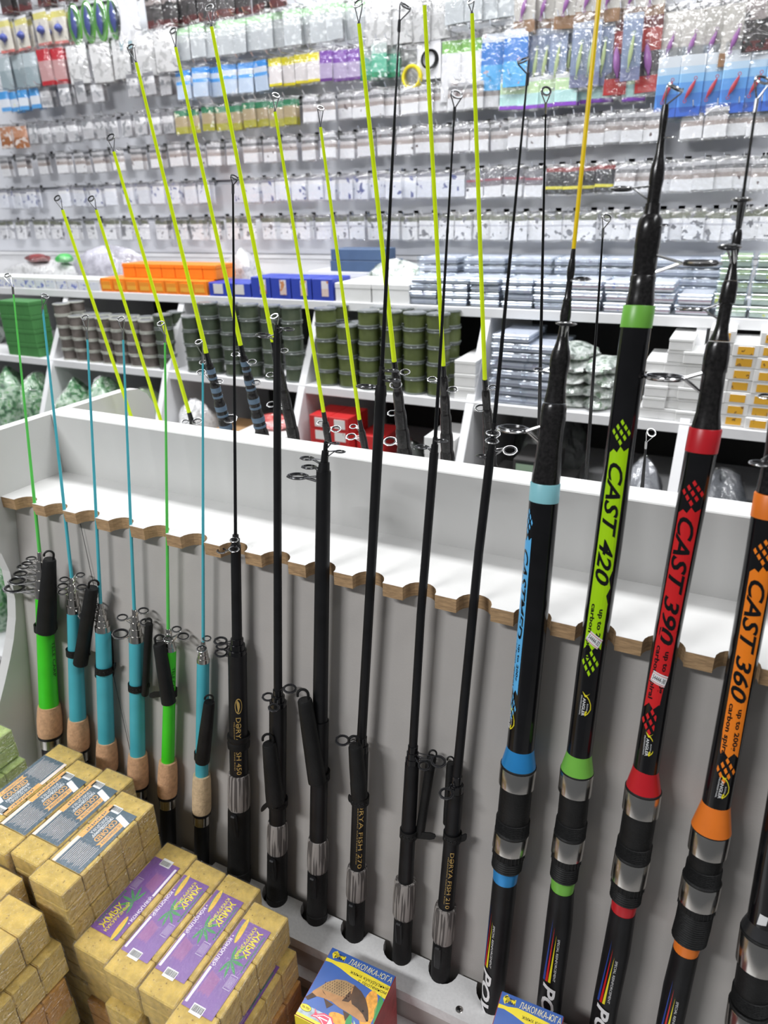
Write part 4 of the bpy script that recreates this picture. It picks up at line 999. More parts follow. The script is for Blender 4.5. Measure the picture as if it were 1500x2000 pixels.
carton('storage_box', 'grey box under the slate blue flat boxes', 'box', xcol(600, y0+.18, Z1+.05), y0+.185, Z1, .30, .12, .0478, 'slat', None)

def bag(name, label, cat, c, rx, ry, rz, m, group=None, seed=0, wrap='bag', tie=True, rot=0.):
    """lumpy plastic bag resting with its base at c"""
    rnd = random.Random(seed); n, k = 18, 10; vs = []; fs = []
    ph = [rnd.uniform(0, 6.28) for _ in range(8)]
    for j in range(k+1):
        t = math.pi*j/k
        for i in range(n):
            u = 2*math.pi*i/n
            r = 1+.12*math.sin(3*u+ph[0]+2*t)+.08*math.sin(5*u+ph[1]-3*t)+.06*math.sin(7*u+4*t+ph[2])+rnd.uniform(-.05, .05)
            zz = math.cos(t); zz = zz if zz > 0 else max(zz, -.55)
            vs.append(V((rx*math.sin(t)*math.cos(u)*r, ry*math.sin(t)*math.sin(u)*r, rz*(zz+.55)/1.55*(1+.1*math.sin(2*u+ph[3])*(zz > 0)))))
    for j in range(k):
        for i in range(n): a = j*n+i; b_ = j*n+(i+1) % n; fs.append((a, b_, b_+n, a+n))
    t_ = thing(name, label, cat, c, group, rot)
    obj('contents', MB().add([p*.96+V((0, 0, .001)) for p in vs], fs).mesh('contents', m if not isinstance(m, str) else M[m], True), t_)
    obj('bag_film', MB().add(vs, fs).mesh('bag_film', M[wrap], True), t_)
    return t_
def mottled(name, cols, sc=70., rough=.5):
    m = bpy.data.materials.new(name); m.use_nodes = True; nt = m.node_tree; b = nt.nodes['Principled BSDF']; b.inputs['Roughness'].default_value = rough
    tc = _n(nt, 'ShaderNodeTexCoord'); vo = _n(nt, 'ShaderNodeTexNoise'); vo.inputs['Scale'].default_value = sc; vo.inputs['Detail'].default_value = 3
    nt.links.new(tc.outputs['Object'], vo.inputs['Vector'])
    r = _n(nt, 'ShaderNodeValToRGB'); cr = r.color_ramp
    while len(cr.elements) < len(cols): cr.elements.new(.5)
    for i, c in enumerate(cols): cr.elements[i].position = .34+.32*i/(len(cols)-1); cr.elements[i].color = (*c, 1)
    nt.links.new(vo.outputs['Fac'], r.inputs[0]); nt.links.new(r.outputs[0], b.inputs['Base Color']); M[name] = m; return m
mottled('net_green', [(.015, .07, .03), (.07, .26, .09), (.42, .52, .42), (.06, .32, .05)], 60)
mottled('net_grey', [(.10, .14, .11), (.45, .5, .46), (.7, .72, .7), (.2, .32, .2)], 60)
mottled('lilac_bag', [(.35, .34, .40), (.62, .61, .68)], 30)
mottled('white_foam', [(.45, .45, .45), (.75, .75, .75), (.55, .55, .56)], 90)
mottled('dark_pack', [(.012, .014, .014), (.03, .035, .032), (.10, .13, .10)], 25)
mottled('pale_green', [(.42, .58, .36), (.55, .66, .48)], 40)
bag('plastic_bag', 'lilac crumpled plastic bag above the white boxes on the top shelf', 'bag', V((xcol(205, 1.63, Z1+.05), 1.66, Z1)), .14, .055, .105, 'lilac_bag', seed=1)
bag('plastic_bag', 'flat pale plastic bag lying behind the white boxes', 'bag', V((xcol(80, 1.66, Z1+.04), 1.68, Z1)), .17, .05, .062, 'white_foam', seed=2)
bag('plastic_bag', 'clear crumpled bag standing behind the low blue boxes', 'bag', V((xcol(470, 1.68, Z1+.06), 1.69, Z1)), .055, .045, .10, 'white_foam', seed=3)
bag('soft_lure_bag', 'small red lure bag at the far left of the top shelf', 'bag', V((xcol(36, 1.60, Z1+.08), 1.67, Z1+.060)), .045, .03, .022, mottled('lure_red_bag', [(.30, .05, .05), (.12, .03, .03)]), seed=4)
bag('soft_lure_bag', 'small bright green lure bag on the top shelf', 'bag', V((xcol(88, 1.6, Z1+.08), 1.67, Z1+.060)), .028, .025, .024, mottled('lure_green_bag', [(.06, .55, .10), (.02, .3, .04)]), seed=5)
bag('plastic_bag', 'grey netting bag behind the slate blue boxes', 'bag', V((xcol(775, 1.7, Z1+.05), 1.70, Z1)), .09, .05, .075, 'net_grey', seed=6)

# line spools
def spool_proto(name, R, H, flange, line, lab):
    t = thing(name, 'line spool', 'spool', V((0, 0, 0)))
    a, b_ = V((1, 0, 0)), V((0, 1, 0)); Z_ = lambda z: V((0, 0, z))
    kid(t, obj('wound_line', MB().lathe([(Z_(H*.08), R*.90), (Z_(H*.5), R*.93), (Z_(H*.92), R*.90)], a, b_, 18).mesh('wound_line', line, True), t))
    f = MB(); f2 = MB()
    f.lathe([(Z_(.0), R*.97), (Z_(H*.03), R), (Z_(H*.09), R), (Z_(H*.12), R*.88)], a, b_, 18); f2.lathe([(Z_(H*.88), R*.88), (Z_(H*.91), R), (Z_(H*.96), R), (Z_(H), R*.97)], a, b_, 18)
    kid(t, obj('flange', f.mesh('flange', M[flange], True), t)); kid(t, obj('flange', f2.mesh('flange', M[flange], True), t))
    kid(t, obj('top_label', MB().lathe([(Z_(H-.0002), R*.80), (Z_(H+.0006), R*.80)], a, b_, 18).mesh('top_label', lab), t))
    return t
mottled('line_green', [(.085, .11, .035), (.13, .16, .055)], 15, .35); mottled('line_dark', [(.05, .07, .045), (.09, .11, .07)], 15, .35); mottled('line_grey', [(.10, .085, .075), (.19, .165, .15)], 25, .35)
K('flange_clear', (.16, .18, .17), .15, coat=.5); K('flange_pale', (.42, .43, .38), .3); K('spool_label', (.20, .21, .22), .4, var=.3, vs=60)
SPL = {}
def spool(kind, loc, label, group):
    if kind not in SPL:
        SPL[kind] = {'big': lambda: spool_proto('line_spool', .0262, .0348, 'flange_clear', M['line_green'], M['spool_label']),
                     'mid': lambda: spool_proto('line_spool', .0262, .0348, 'flange_clear', M['line_dark'], M['spool_label']),
                     'small': lambda: spool_proto('line_spool', .0235, .0305, 'flange_pale', M['line_grey'], M['spool_label'])}[kind]()
        o = SPL[kind]; o.location = loc
    else: o = dup(SPL[kind], loc, (0, 0, random.uniform(0, 6)))
    return tag(o, label, 'spool', group)
ys = Y2+.006
def pile(kind, px0, px1, n, rows, hs, label, group, R, H, stagger=0.):
    x0, x1 = xcol(px0, ys, Z2+.05), xcol(px1, ys, Z2+.05)
    for r_ in range(rows):
        for i in range(n):
            x = x0+(x1-x0)*(i+.5)/n; hh = hs[i] if r_ == 0 else max(hs[i], 4)
            for k in range(hh):
                spool(kind, V((x+random.uniform(-.0015, .0015)+stagger*(r_ % 2), ys+R+(2*R+.002)*r_, Z2+k*(H+.0008))), label, group)
pile('small', 109, 297, 7, 2, [5, 4, 4, 4, 4, 4, 4], 'small grey-brown spool with pale rims, stacked beside the green cartons', 'small grey spools', .0235, .0305)
pile('mid', 297, 330, 1, 2, [4], 'dark green spool in the single column beside the small grey spools', 'column of dark spools', .0262, .0348)
pile('mid', 350, 586, 6, 1, [4, 5, 5, 5, 5, 5], 'dark green spool with clear rims in the stacks below the blue boxes', 'dark green spools', .0262, .0348)
pile('mid', 370, 560, 4, 1, [5, 5, 5, 5], 'dark green spool set in the rear of the stacks below the blue boxes', 'rear dark spools', .0262, .0348) if False else None
pile('big', 610, 870, 6, 2, [5, 4, 5, 5, 5, 5], 'olive green line spool in the tall stacks below the long white boxes', 'olive green spools', .0262, .0348, .004)
pile('big', 868, 884, 1, 1, [], '', '', .02, .03) if False else None
x_ = xcol(840, ys, Z2+.05)
# boxes standing on shelf 2
for l_ in range(4):
    for i in range(3):
        carton('green_carton', 'green carton in the block left of the small grey spools', 'box', xcol(6, ys, Z2+.08)+i*.0445+l_*0, ys, Z2+l_*.0395, .044, .06, .039, 'carton_green', None, 'green cartons', lid=True)
for l_ in range(3): carton('white_box', 'white box stacked at the end of the olive spools', 'box', xcol(886, ys, Z2+.03), ys+.004, Z2+l_*.0285, .047, .13, .028, 'carton_white', None, 'white boxes by the divider')
for k, px in enumerate((952, 1012)):
    for l_ in range(8 if k == 0 else 7): case('lure_case', 'clear case in the tall stack right of the divider', xcol(px+4, ys, Z2+.06)+random.uniform(-.003, .003), ys+random.uniform(0, .006), Z2+l_*.0182, .078, .14, .018, 'case_strip', 'clear cases on the second shelf')
for l_ in range(5): bag('plastic_pack', 'glossy plastic pack in the pile beside the clear cases', 'packet', V((xcol(1090, ys, Z2+.06), ys+.07, Z2+l_*.024)), .055, .065, .028, 'net_grey', 'plastic packs pile', 20+l_)
for l_ in range(4): bag('plastic_pack', 'glossy plastic pack in the pile behind the lime striped rod', 'packet', V((xcol(1165, ys, Z2+.06), ys+.075, Z2+l_*.024)), .045, .065, .028, 'net_grey', 'plastic packs by lime rod', 30+l_)
for k, (px, nl) in enumerate(((1254, 5), (1290, 7), (1326, 6))):
    for l_ in range(nl): carton('white_box', 'plain white box in the leaning stacks right of the lime striped rod', 'box', xcol(px, ys, Z2+.05)+random.uniform(-.004, .004), ys+random.uniform(0, .012), Z2+l_*.0222, .041, .12, .0218, 'carton_white', None, 'plain white boxes on the second shelf')
for k, px in enumerate((1382, 1430, 1478, 1526)):
    for l_ in range(8 if k != 1 else 7): carton('white_box', 'white box with orange label in the columns right of the red striped rod', 'box', xcol(px-16, ys, Z2+.05), ys+random.uniform(0, .008), Z2+l_*.0218, .043, .11, .0215, 'carton_white', 'lab_orange', 'orange labelled boxes', lid=False, labrect=(.2, .8, .18, .82))
bag('plastic_bag', 'grey plastic bag left of the green cartons on the second shelf', 'bag', V((xcol(-60, 1.5, Z2+.05), 1.52, Z2)), .10, .07, .13, 'net_grey', seed=40)
# third shelf: nets, boxes and packs, compartment by compartment
y3 = Y3+.004
k = 0
for x, m, rz_ in ((-2.13, 'net_green', .16), (-2.0, 'net_green', .17), (-1.875, 'net_green', .16)):
    k += 1; bag('net_bag', 'bag of green netting on the third shelf left of the first divider', 'bag', V((x, 1.41, Z3)), .056, .075, rz_, m, 'netting bags left of the divider', 50+k)
for x, m, rz_ in ((-1.715, 'net_green', .16), (-1.595, 'net_green', .17)):
    k += 1; bag('net_bag', 'bag of green and white netting behind the white end panel', 'bag', V((x, 1.41, Z3)), .052, .075, rz_, m, 'netting bags behind the end panel', 50+k)
bag('net_bag', 'pale green rounded bag behind the rounded end panel', 'bag', V((-1.455, 1.41, Z3)), .065, .07, .15, 'pale_green', seed=60)
bag('float_bag', 'clear bag of white foam balls behind the banded rods', 'bag', V((-1.27, 1.41, Z3)), .06, .075, .14, 'white_foam', seed=61)
carton('kraft_box', 'brown cardboard box on the third shelf behind the banded rods', 'box', -1.19, y3+.03, Z3, .10, .14, .085, 'kraft_board', None, None, lid=False)
carton('kraft_box', 'cream cardboard box on the third shelf beside the brown one', 'box', -1.085, y3+.03, Z3, .135, .14, .10, 'carton_white', None, None)
bag('plastic_pack', 'red plastic pack lying on the cream box', 'packet', V((-1.02, y3+.10, Z3+.1005)), .05, .05, .03, mottled('red_pack', [(.45, .02, .02), (.6, .08, .06)]), seed=62)
for i in range(2):
    for l_ in range(5): carton('red_box', 'red box with pale label on the third shelf behind the thickest rod', 'box', -.895+i*.053, y3+.06, Z3+l_*.031, .052, .1, .0305, 'carton_red', 'lab_white', 'red boxes', lid=False, labrect=(.3, .85, .15, .85))
carton('red_box', 'larger red box right of the stacked red boxes', 'box', -.785, y3+.09, Z3, .07, .1, .11, 'carton_red', None, None)
bag('plastic_bag', 'dark plastic bag on the third shelf below the olive spools', 'bag', V((-.655, 1.43, Z3)), .042, .07, .10, 'dark_pack', seed=63)
carton('white_box', 'white carton standing below the white boxes by the divider', 'box', -.593, y3+.05, Z3, .07, .12, .14, 'carton_white', None, None)
M['pack_green'] = banded('pack_green', [(0, (.015, .018, .018)), (.25, (.30, .42, .30)), (.8, (.015, .02, .018))], marks=.3, mark_col=(.6, .64, .6))
for i, (x, l_) in enumerate(((-.485, 0), (-.398, 0), (-.311, 0), (-.445, 1), (-.358, 1), (-.400, 2))):
    carton('tackle_pack', 'black and pale green blister pack in the heap below the plastic packs', 'packet', x, y3+.02+.03*l_, Z3+.0352*l_, .085, .11, .035, 'dark_back', 'pack_green', 'black and green packs', lid=False, labrect=(.08, .92, .1, .9))
bag('plastic_bag', 'black plastic bag above the black and green packs', 'bag', V((-.38, 1.62, Z3)), .085, .07, .19, 'dark_pack', seed=64)
bag('plastic_bag', 'grey plastic bag below the plain white boxes', 'bag', V((-.135, 1.41, Z3)), .040, .07, .13, mottled('grey_pack', [(.18, .19, .21), (.36, .37, .40)], 20), seed=65)
bag('plastic_bag', 'olive plastic bag beside the grey one below the second shelf', 'bag', V((-.205, 1.375, Z3)), .018, .05, .075, mottled('olive_pack', [(.42, .38, .05), (.35, .45, .40)], 25), seed=66)
for i, x in enumerate((.0, .14, .27)): bag('plastic_bag', 'dark grey plastic pack below the orange labelled boxes', 'bag', V((x, 1.43, Z3)), .052, .08, .12, mottled('smoke_pack%d' % i, [(.09, .10, .11), (.22, .23, .25)], 20), 'dark grey packs', 70+i)
for i in range(3):
    for j in range(2): bag('net_bag', 'bright green netting bag heaped on the bottom shelf', 'bag', V((DX[i]+.115+.205*j, 1.28, Z4)), .080, .12, .24+.05*((i+j) % 3), 'net_green', 'netting bags on the bottom shelf', 80+i*2+j)

# ------------------------------------------------------------------ stand and bait briquettes in front of the rack
stand = thing('display_stand', 'low grey display table carrying the bait packs in front of the rack', 'table', (-.55, .25, 0)); so = V((-.55, .25, 0))
STZ = CH-.996
part(stand, 'table_top', MB().box(-1.15, .12, -.05, .446, STZ-.02, STZ, bev=.001), M['tray_white'], so)
for x in (-1.13, .10):
    for y in (-.03, .428): part(stand, 'leg', MB().box(x-.015, x+.015, y-.015, y+.015, 0, STZ-.02, bev=.001), M['grey_lam'], so)

PH = .0455
K('slate_print', (.065, .11, .15), .35, var=.08); K('burnt_orange', (.80, .42, .12), .45); K('purple_print', (.17, .06, .30), .35, var=.08); K('lilac_white', (.80, .74, .82), .45)
K('corn', (.80, .52, .05), .45, var=.15, vs=300); K('leaf_green', (.05, .30, .09), .45); K('pale_pink', (.82, .70, .62), .45); K('barcode', (.02, .02, .02), .5); K('mint_label', (.30, .42, .12), .4); K('red_line', (.62, .18, .25), .5)
def barcode(f, u0, u1, v0, v1, along='v'):
    f.poly(rect(u0, u1, v0, v1), 'white_print', 1)
    rnd = random.Random(3); v = v0+(v1-v0)*.08
    while v < v1-(v1-v0)*.08:
        d = (v1-v0)*rnd.choice((.025, .04, .06)); f.poly(rect(u0+(u1-u0)*.12, u1-(u1-u0)*.28, v, v+d), 'barcode', 2); v += d+(v1-v0)*rnd.choice((.03, .045))
def lab_hemp():
    f = Flat(); f.poly(rect(0, 1, 0, 1), 'purple_print')
    f.poly(ell(.115, .20, .15, .085, .30), 'leaf_green', 1); f.poly(ell(.12, .21, .155, .07, .33), 'corn', 2)
    for k in range(5): f.poly(rect(.0+.02*k, .235-.01*k, .17+.022*k, .173+.022*k), 'burnt_orange', 3)
    f.text('ЖМЫХ', .05, .36, .62, .83, 'yellow_print', 2, .025, .0); f.text('КУКУРУЗНЫЙ', .03, .40, .47, .58, 'yellow_print', 2, .015)
    f.text('Карамелизированный', .08, .50, .90, .96, 'leaf_green', 2, .02)
    f.text('• КОНОПЛЕЙ', .20, .56, .03, .13, 'lilac_white', 2, .025)
    for i in range(7):
        a = math.radians(-105+35*i)+math.pi*.5; L_ = (.17, .2, .2, .2, .2, .2, .16)[i]
        f.poly([(.43, .45)]+[(.43+L_*t*math.cos(a)*1.0-w_*math.sin(a)*.35, .45+(L_*t*math.sin(a)+w_*math.cos(a)*.35)*2.2) for t, w_ in ((.4, .05), (.75, .04), (1, 0), (.75, -.04), (.4, -.05))], 'leaf_green', 1)
    for r_ in (rect(.55, .70, .72, .725), rect(.55, .70, .935, .94), rect(.55, .554, .72, .94), rect(.696, .70, .72, .94)): f.poly(r_, 'lilac_white', 1)
    for k in range(5): f.poly(rect(.57, .68, .75+.036*k, .757+.036*k), 'lilac_white', 1)
    f.poly(rect(.575, .96, .03, .11), 'lilac_white', 1)
    for k in range(11): f.poly(rect(.60+.004*k, .84-.006*((k*7) % 5), .18+.033*k, .188+.033*k), 'red_line', 1)
    barcode(f, .93, 1.03, .30, .68); return f
def lab_col():
    f = Flat(); f.poly(rect(0, 1, 0, 1), 'slate_print'); f.poly(rect(0, .58, 0, .17), 'burnt_orange', 1); [f.poly(rect(.12+.03*k, .138+.03*k, .05+.02*(k % 2), .10+.015*(k % 3)), 'slate_print', 2) for k in range(12)]
    barcode(f, -.02, .09, .10, .46)
    f.poly([(.07, .52), (.15, .50), (.22, .98), (.14, 1.0)], 'white_print', 3)
    f.text('ПРИКОРМКА', .17, .48, .22, .34, 'white_print', 2, .0); f.text('ПРЕССОВАННАЯ', .16, .52, .37, .46, 'white_print', 2, .03)
    f.text('COLORED', .18, .55, .50, .68, 'burnt_orange', 2, .025)
    f.poly([(.16, .72), (.19, .80), (.15, .90), (.60, .88), (.56, .80), (.60, .71)], 'burnt_orange', 1); f.text('С АРОМАТОМ', .22, .54, .76, .84, 'slate_print', 2, .02)
    f.poly(rect(.58, 1.0, 0, .12), 'pale_pink', 1)
    for k in range(13): f.poly(rect(.62+.01*(k % 3), .95-.012*((k*5) % 4), .20+.055*k, .212+.055*k), 'pale_pink', 1)
    return f
def lab_green():
    f = Flat(); f.poly(rect(0, 1, 0, 1), 'mint_label'); f.poly(rect(.05, .95, .72, .82), 'white_print', 1); f.text('ПРИКОРМКА', .1, .6, .3, .5, 'white_print', 2, .03); barcode(f, .85, .98, .2, .6); return f
LABS = {'hemp': lab_hemp, 'col': lab_col, 'green': lab_green}
_pm = {}
def pack(label, X0, X1, Y0, Y1_, zt, kind=None, flip=False, group=None, block='bait', rz=0., lw=(.04, .86), ll=(.16, .84), h=PH, nb=5):
    """five rows of pressed blocks, two high, shrink-wrapped; zt = height of the top"""
    w_, l_ = X1-X0, Y1_-Y0; c = V(((X0+X1)/2, (Y0+Y1_)/2, zt-h))
    t = thing('bait_pack', label, 'bait pack', c, group, rz)
    key = (round(w_, 4), round(l_, 4), h, block)
    if key not in _pm:
        bw, bl, bh = w_/2, l_/nb/2, h/2
        bme = MB().box(-bw, bw, -bl+.0003, bl-.0003, 0, bh-.0003, bev=.0013).mesh('briquette', M[block])
        fme = MB().box(-bw-.0014, bw+.0014, -l_/2-.0014, l_/2+.0014, .0002, h+.0016, bev=.0034).mesh('shrink_wrap', M['wrap'])
        _pm[key] = (bme, fme)
    bme, fme = _pm[key]
    for i in range(nb):
        for k in range(2):
            o = obj('briquette', bme, t, V((random.uniform(-.0006, .0006), -l_/2+l_*(i+.5)/nb, k*h/2))); o.rotation_euler = (0, 0, random.uniform(-.012, .012))
    obj('shrink_wrap', fme, t)
    if kind:
        x0, x1 = -w_/2+w_*lw[0], -w_/2+w_*lw[1]; ya, yb = l_/2-l_*ll[0], l_/2-l_*ll[1]
        if not flip: fm = lambda u, v, z: V((x0+(x1-x0)*v, ya+(yb-ya)*u, h+.0003+z))
        else: fm = lambda u, v, z: V((x1-(x1-x0)*v, yb-(yb-ya)*u, h+.0003+z))
        LABS[kind]().build('printed_label', fm, t)
    return t
def pitch(zt): n = max(1, round((zt-STZ)/(PH+.0018))); return n, (zt-STZ)/n
def XY(px, py, z): p = atZ(px, py, z); return p.x, p.y
ZC = CH-.690; ZP = CH-.760
# purple labelled packs
x0, y1 = XY(327, 1643, ZP); x1, _ = XY(387, 1669, ZP); _, ya = XY(143, 1835, ZP)
W0 = x1-x0; L0 = y1-ya; gap = .0012
px0 = x0
info = [((327, 1643), True, 'label turned the other way, beside the taller stack'), ((390, 1680), False, 'second in the purple row'), ((441, 1703), False, 'third in the purple row'), ((505, 1763), False, 'at the end of the purple row next to the tray')]
xx = x0
for i, (q, fl_, d) in enumerate(info):
    xq, yq = XY(*q, ZP); wq = [.050, .0475, .0495, .0485][i]
    L_ = max(L0, .155)
    nl, pt_ = pitch(ZP); hh = pt_-.0018
    pack('purple labelled bait pack, '+d, xx, xx+wq, yq-L_, yq, ZP, 'hemp', fl_, 'purple labelled bait packs', h=hh)
    for k in range(1, nl):
        dx = random.uniform(-.004, .004) if i < 3 else .006+.004*k; dy = random.uniform(-.01, .01)
        if i < 3: dx = 0
        pack('plain bait pack layer %d down under the purple labelled row' % k, xx+dx, xx+wq+dx, yq-L_+dy, yq+dy, ZP-k*pt_, 'hemp' if (i == 3 and k == 1) else None, False, 'lower packs under the purple row', 'bait2' if k % 3 == 2 else 'bait', h=hh)
    xx += wq+.0022
XR = xx
# yellow packs with slate labels
c4x0, c4y1 = XY(238, 1543, ZC); c4x1, _ = XY(307, 1571, ZC); _, c4y0 = XY(65, 1720, ZC)
c4x1 = min(c4x1, x0-.003)
cols = [(c4x0, c4x1, c4y0, c4y1, 'next to the purple row')]
w3 = .047
c3 = XY(207, 1497, ZC); c2 = XY(152, 1482, ZC); c1 = XY(103, 1446, ZC)
xr = c4x0-.002
for q, d in ((c3, 'between two others, jutting forward'), (c2, 'with a glare spot on its label'), (c1, 'label reversed, by the green packs')):
    cols.append((xr-w3, xr, q[1]-.150, q[1], d)); xr -= w3+.002
for i, (xa, xb, ya_, yb_, d) in enumerate(cols):
    pack('bait pack with slate and orange label, '+d, xa, xb, ya_, yb_, ZC, 'col', i == 3, 'slate labelled bait packs', lw=(.04, .97) if i else (.10, .92), ll=(.17, .80), h=pitch(ZC)[1]-.0018)
    nl, pt_ = pitch(ZC)
    for k in range(1, nl):
        zt = ZC-k*pt_
        pack('plain bait pack layer %d down under the slate labelled packs' % k, xa, xb, ya_+random.uniform(-.004, .006), yb_+random.uniform(-.004, .004), zt, None, False, 'lower packs under the slate labels', h=pt_-.0018)
XL = xr
# green packs
gx1, gy1 = XY(77, 1460, ZC); gx1 = min(gx1, XL-.001); gy1 = min(gy1, .446)
pack('green bait pack with a white strip on its label, below the top green one', gx1-.055, gx1, gy1-.16, gy1, ZC, 'green', False, 'green bait packs', 'baitg', h=pitch(ZC)[1]-.0018)
hx, hy = XY(40, 1425, ZC+PH+.002); pack('green bait pack on top of the green stack', gx1-.062, gx1-.010, hy-.16, hy-.004, ZC+PH+.0020, None, False, 'green bait packs', 'baitg')
nl, pt_ = pitch(ZC)
for k in range(1, nl):
    pack('plain green bait pack layer %d down in the green stack' % k, gx1-.055, gx1, gy1-.16, gy1, ZC-k*pt_, None, False, 'lower green packs', 'baitg', h=pt_-.0018)
# near stacks at the left edge
zs = CH-.705
sx1, sy1 = XY(72, 1775, zs); sx0, _ = XY(17, 1744, zs)
nl, pt_ = pitch(zs)
for k in range(nl):
    zt = zs-k*pt_
    dx = (0, .010, .012, .004, .012, 0)[k]; dy = (0, .004, -.004, .002, -.003, 0)[k]
    pack(('bait pack with a blue and white label on the front stack' if k == 0 else 'bait pack layer %d down in the front stack' % k), sx0+dx, sx0+.055+dx, sy1-.16+dy, sy1+dy, zt, 'col' if k == 0 else None, False, None if k == 0 else 'front stack packs', 'bait2' if k in (2, 5) else 'bait', ll=(.30, .95), h=pt_-.0018)
bx1, by1 = XY(30, 1706, zs)
nl, pt_ = pitch(zs)
for k in range(nl):
    zt = zs-k*pt_
    pack(('bait pack with slate label edge showing, left of the front stack' if k == 0 else 'bait pack layer %d down left of the front stack' % k), sx0-.003-.055, sx0-.003, by1-.16, by1, zt, 'col' if k == 0 else None, False, None if k == 0 else 'left front stack packs', ll=(.22, .9), h=pt_-.0018)

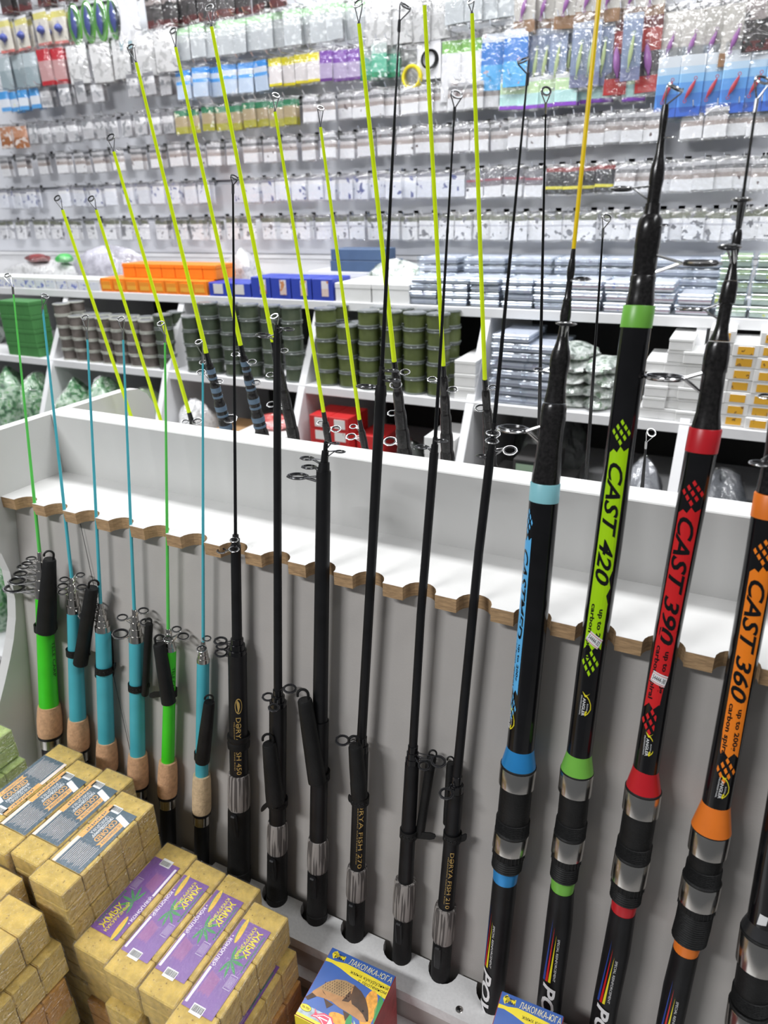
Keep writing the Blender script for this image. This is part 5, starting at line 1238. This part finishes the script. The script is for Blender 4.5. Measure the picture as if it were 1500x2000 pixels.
# ------------------------------------------------------------------ boxes of pressed bait with a carp picture
K('carp_blue', (.045, .12, .40), .35, var=.12, vs=30); K('carp_dark', (.075, .035, .015), .45, var=.3, vs=90); K('carp_tan', (.40, .25, .11), .45, var=.2, vs=90); K('carp_belly', (.48, .24, .09), .45, var=.2, vs=90)
K('box_yellow', (.85, .68, .03), .4); K('box_red', (.36, .06, .06), .4, var=.2, vs=80); K('corn_orange', (.80, .36, .05), .45, var=.25, vs=250); K('cream', (.88, .80, .45), .4); K('splash', (.40, .46, .50), .5, var=.3, vs=200); K('pink_fish', (.75, .08, .14), .45)
def carp_print():
    f = Flat(); f.poly(rect(0, 1, 0, 1), 'carp_blue')
    band = [(0, .84), (.15, .845), (.30, .875), (.5, .87), (1, .84), (1, .66), (.7, .705), (.45, .735), (.25, .78), (.1, .80), (0, .79)]
    f.poly(band, 'box_yellow', 1)
    f.poly(ell(.10, .925, .055, .042), 'box_yellow', 1); f.poly([(.14, .93), (.25, .96), (.25, .885)], 'box_yellow', 1); f.poly(ell(.075, .94, .009, .008), 'black', 3); f.poly([(.05, .95), (.10, .985), (.12, .955)], 'box_yellow', 1); f.poly([(.06, .89), (.09, .86), (.11, .89)], 'box_yellow', 1)
    f.text('FISH', .095, .245, .882, .915, 'black', 3, .02); f.text('LUSHA', .09, .24, .936, .958, 'black', 3, .01); f.text('FOOD', .10, .19, .918, .932, 'black', 3, .02)
    f.text('ЛАКОМКА-ЮГА', .32, .985, .885, .965, 'cream', 2, 0, .1)
    f.text('жмых кукурузный', .40, .985, .775, .825, 'black', 3); f.text('с протеином', .56, .985, .715, .760, 'black', 3)
    # maize behind the fish
    f.poly(ell(.86, .45, .10, .26, .16), 'corn_orange', 1); f.poly([(.93, .70), (1, .62), (1, .30), (.93, .48)], 'leaf_green', 1); f.poly(ell(.60, .17, .20, .075, -.1), 'corn_orange', 1)
    f.poly([(.62, .30), (.70, .28), (.82, .0), (.70, 0)], 'leaf_green', 2); f.poly([(.74, .25), (.78, .22), (.92, 0), (.86, 0)], 'pale_green', 2)
    f.poly(rect(0, .42, 0, .16), 'splash', 1)
    body = [(.06, .36), (.12, .45), (.18, .54), (.28, .625), (.40, .66), (.54, .655), (.66, .62), (.77, .55), (.86, .44), (.915, .335), (.90, .29), (.84, .27), (.74, .285), (.62, .30), (.48, .31), (.36, .335), (.24, .33), (.15, .315), (.08, .27), (.04, .29)]
    f.poly(body, 'carp_belly', 2)
    f.poly([(.08, .38), (.12, .45), (.18, .54), (.28, .625), (.40, .66), (.52, .655), (.54, .50), (.42, .44), (.28, .43), (.16, .42)], 'carp_tan', 3)
    f.poly([(.54, .655), (.66, .62), (.77, .55), (.86, .44), (.915, .335), (.90, .30), (.82, .36), (.72, .40), (.62, .42), (.56, .50)], 'carp_dark', 3)
    for j in range(6):
        for i in range(11):
            u = .15+.036*i+(j % 2)*.018; v = .455+.033*j
            if v < .45+.2*math.sin(math.pi*min(1, max(0, (u-.05)/.75)))-.01 and u < .53: f.poly([(u, v+.016), (u+.017, v), (u, v-.014), (u+.004, v)], 'carp_dark', 4)
    f.poly([(.52, .56), (.60, .49), (.57, .42), (.48, .40), (.50, .47)], 'carp_dark', 4); f.poly([(.16, .42), (.26, .37), (.20, .39)], 'carp_dark', 4); f.poly([(.06, .33), (.0, .24), (.05, .22), (.14, .31)], 'carp_dark', 3); f.poly([(.24, .33), (.34, .23), (.40, .31)], 'carp_dark', 3); f.poly([(.55, .30), (.64, .19), (.66, .29)], 'carp_dark', 3)
    f.poly(ell(.80, .40, .013, .013), 'black', 5); f.poly(ell(.905, .315, .014, .011), 'black', 5)
    f.poly(ell(.08, .125, .085, .045), 'black', 2); f.poly(ell(.08, .125, .080, .041), 'box_yellow', 3); f.text('700-750г', .02, .14, .110, .140, 'black', 4, .01)
    f.poly([(.20, .17), (.26, .12), (.34, .165), (.46, .16), (.545, .075), (.50, .03), (.40, .01), (.34, .05), (.27, .07), (.19, .06), (.225, .11)], 'pink_fish', 3); f.poly([(.22, .15), (.265, .105), (.35, .145), (.45, .143), (.52, .075), (.48, .045), (.40, .03), (.345, .065), (.27, .085), (.215, .075), (.245, .11)], 'white_print', 4); f.poly([(.235, .14), (.27, .098), (.35, .135), (.44, .133), (.44, .05), (.40, .04), (.345, .075), (.265, .095), (.23, .085)], 'pink_fish', 5)
    f.poly(rect(.30, .43, .085, .10), 'white_print', 6)
    f.poly(rect(0, .45, 0, .035), 'box_yellow', 2); return f
def bait_box(label, tl, tr, zt, l_, h_, slope=0.):
    p, q = atZ(*tl, zt), atZ(*tr, zt); w_ = (q-p).length
    ang = math.atan2(q.y-p.y, q.x-p.x); c = (p+q)/2-V((-math.sin(ang), math.cos(ang), 0))*l_/2
    t = thing('bait_box', label, 'box', V((c.x, c.y, zt-h_)), 'boxes of pressed bait', ang)
    b_ = MB().box(-w_/2, w_/2, -l_/2, l_/2, 0, h_, bev=.0012)
    obj('box_body', b_.mesh('box_body', M['box_red']), t)
    carp_print().build('printed_face', lambda u, v, z: V((-w_/2+.0008+(w_-.0016)*u, -l_/2+.0008+(l_-.0016)*v, h_+.0002+z)), t)
    f = MB().box(-w_/2, w_/2, -l_/2-.0006, -l_/2, h_*.78, h_); obj('front_band', f.mesh('front_band', M['box_yellow']), t)
    return t
ZB = CH-.815
for d_, a_, b_ in (('beside the purple labelled packs', (649, 1849), (774, 1906)), ('below the blue lettered casting rod', (980, 1934), (1102, 1984))):
    BL = (atZ(649, 1849, CH-.80)-atZ(571, 1974, CH-.80)).length*1.03
    zb = CH-.815*min(1, .462/atZ(*a_, ZB).y, .462/atZ(*b_, ZB).y); hb = (zb-STZ)/2-.0006
    up = bait_box('upper blue bait box with carp picture, '+d_, a_, b_, zb, BL, hb)
    lo = dup(up, V((up.location.x, up.location.y, STZ)), label='lower blue bait box under the carp picture one, '+d_)
    for ch in [c_ for c_ in up.children]:
        c_ = ch.copy(); C.objects.link(c_); c_.parent = lo
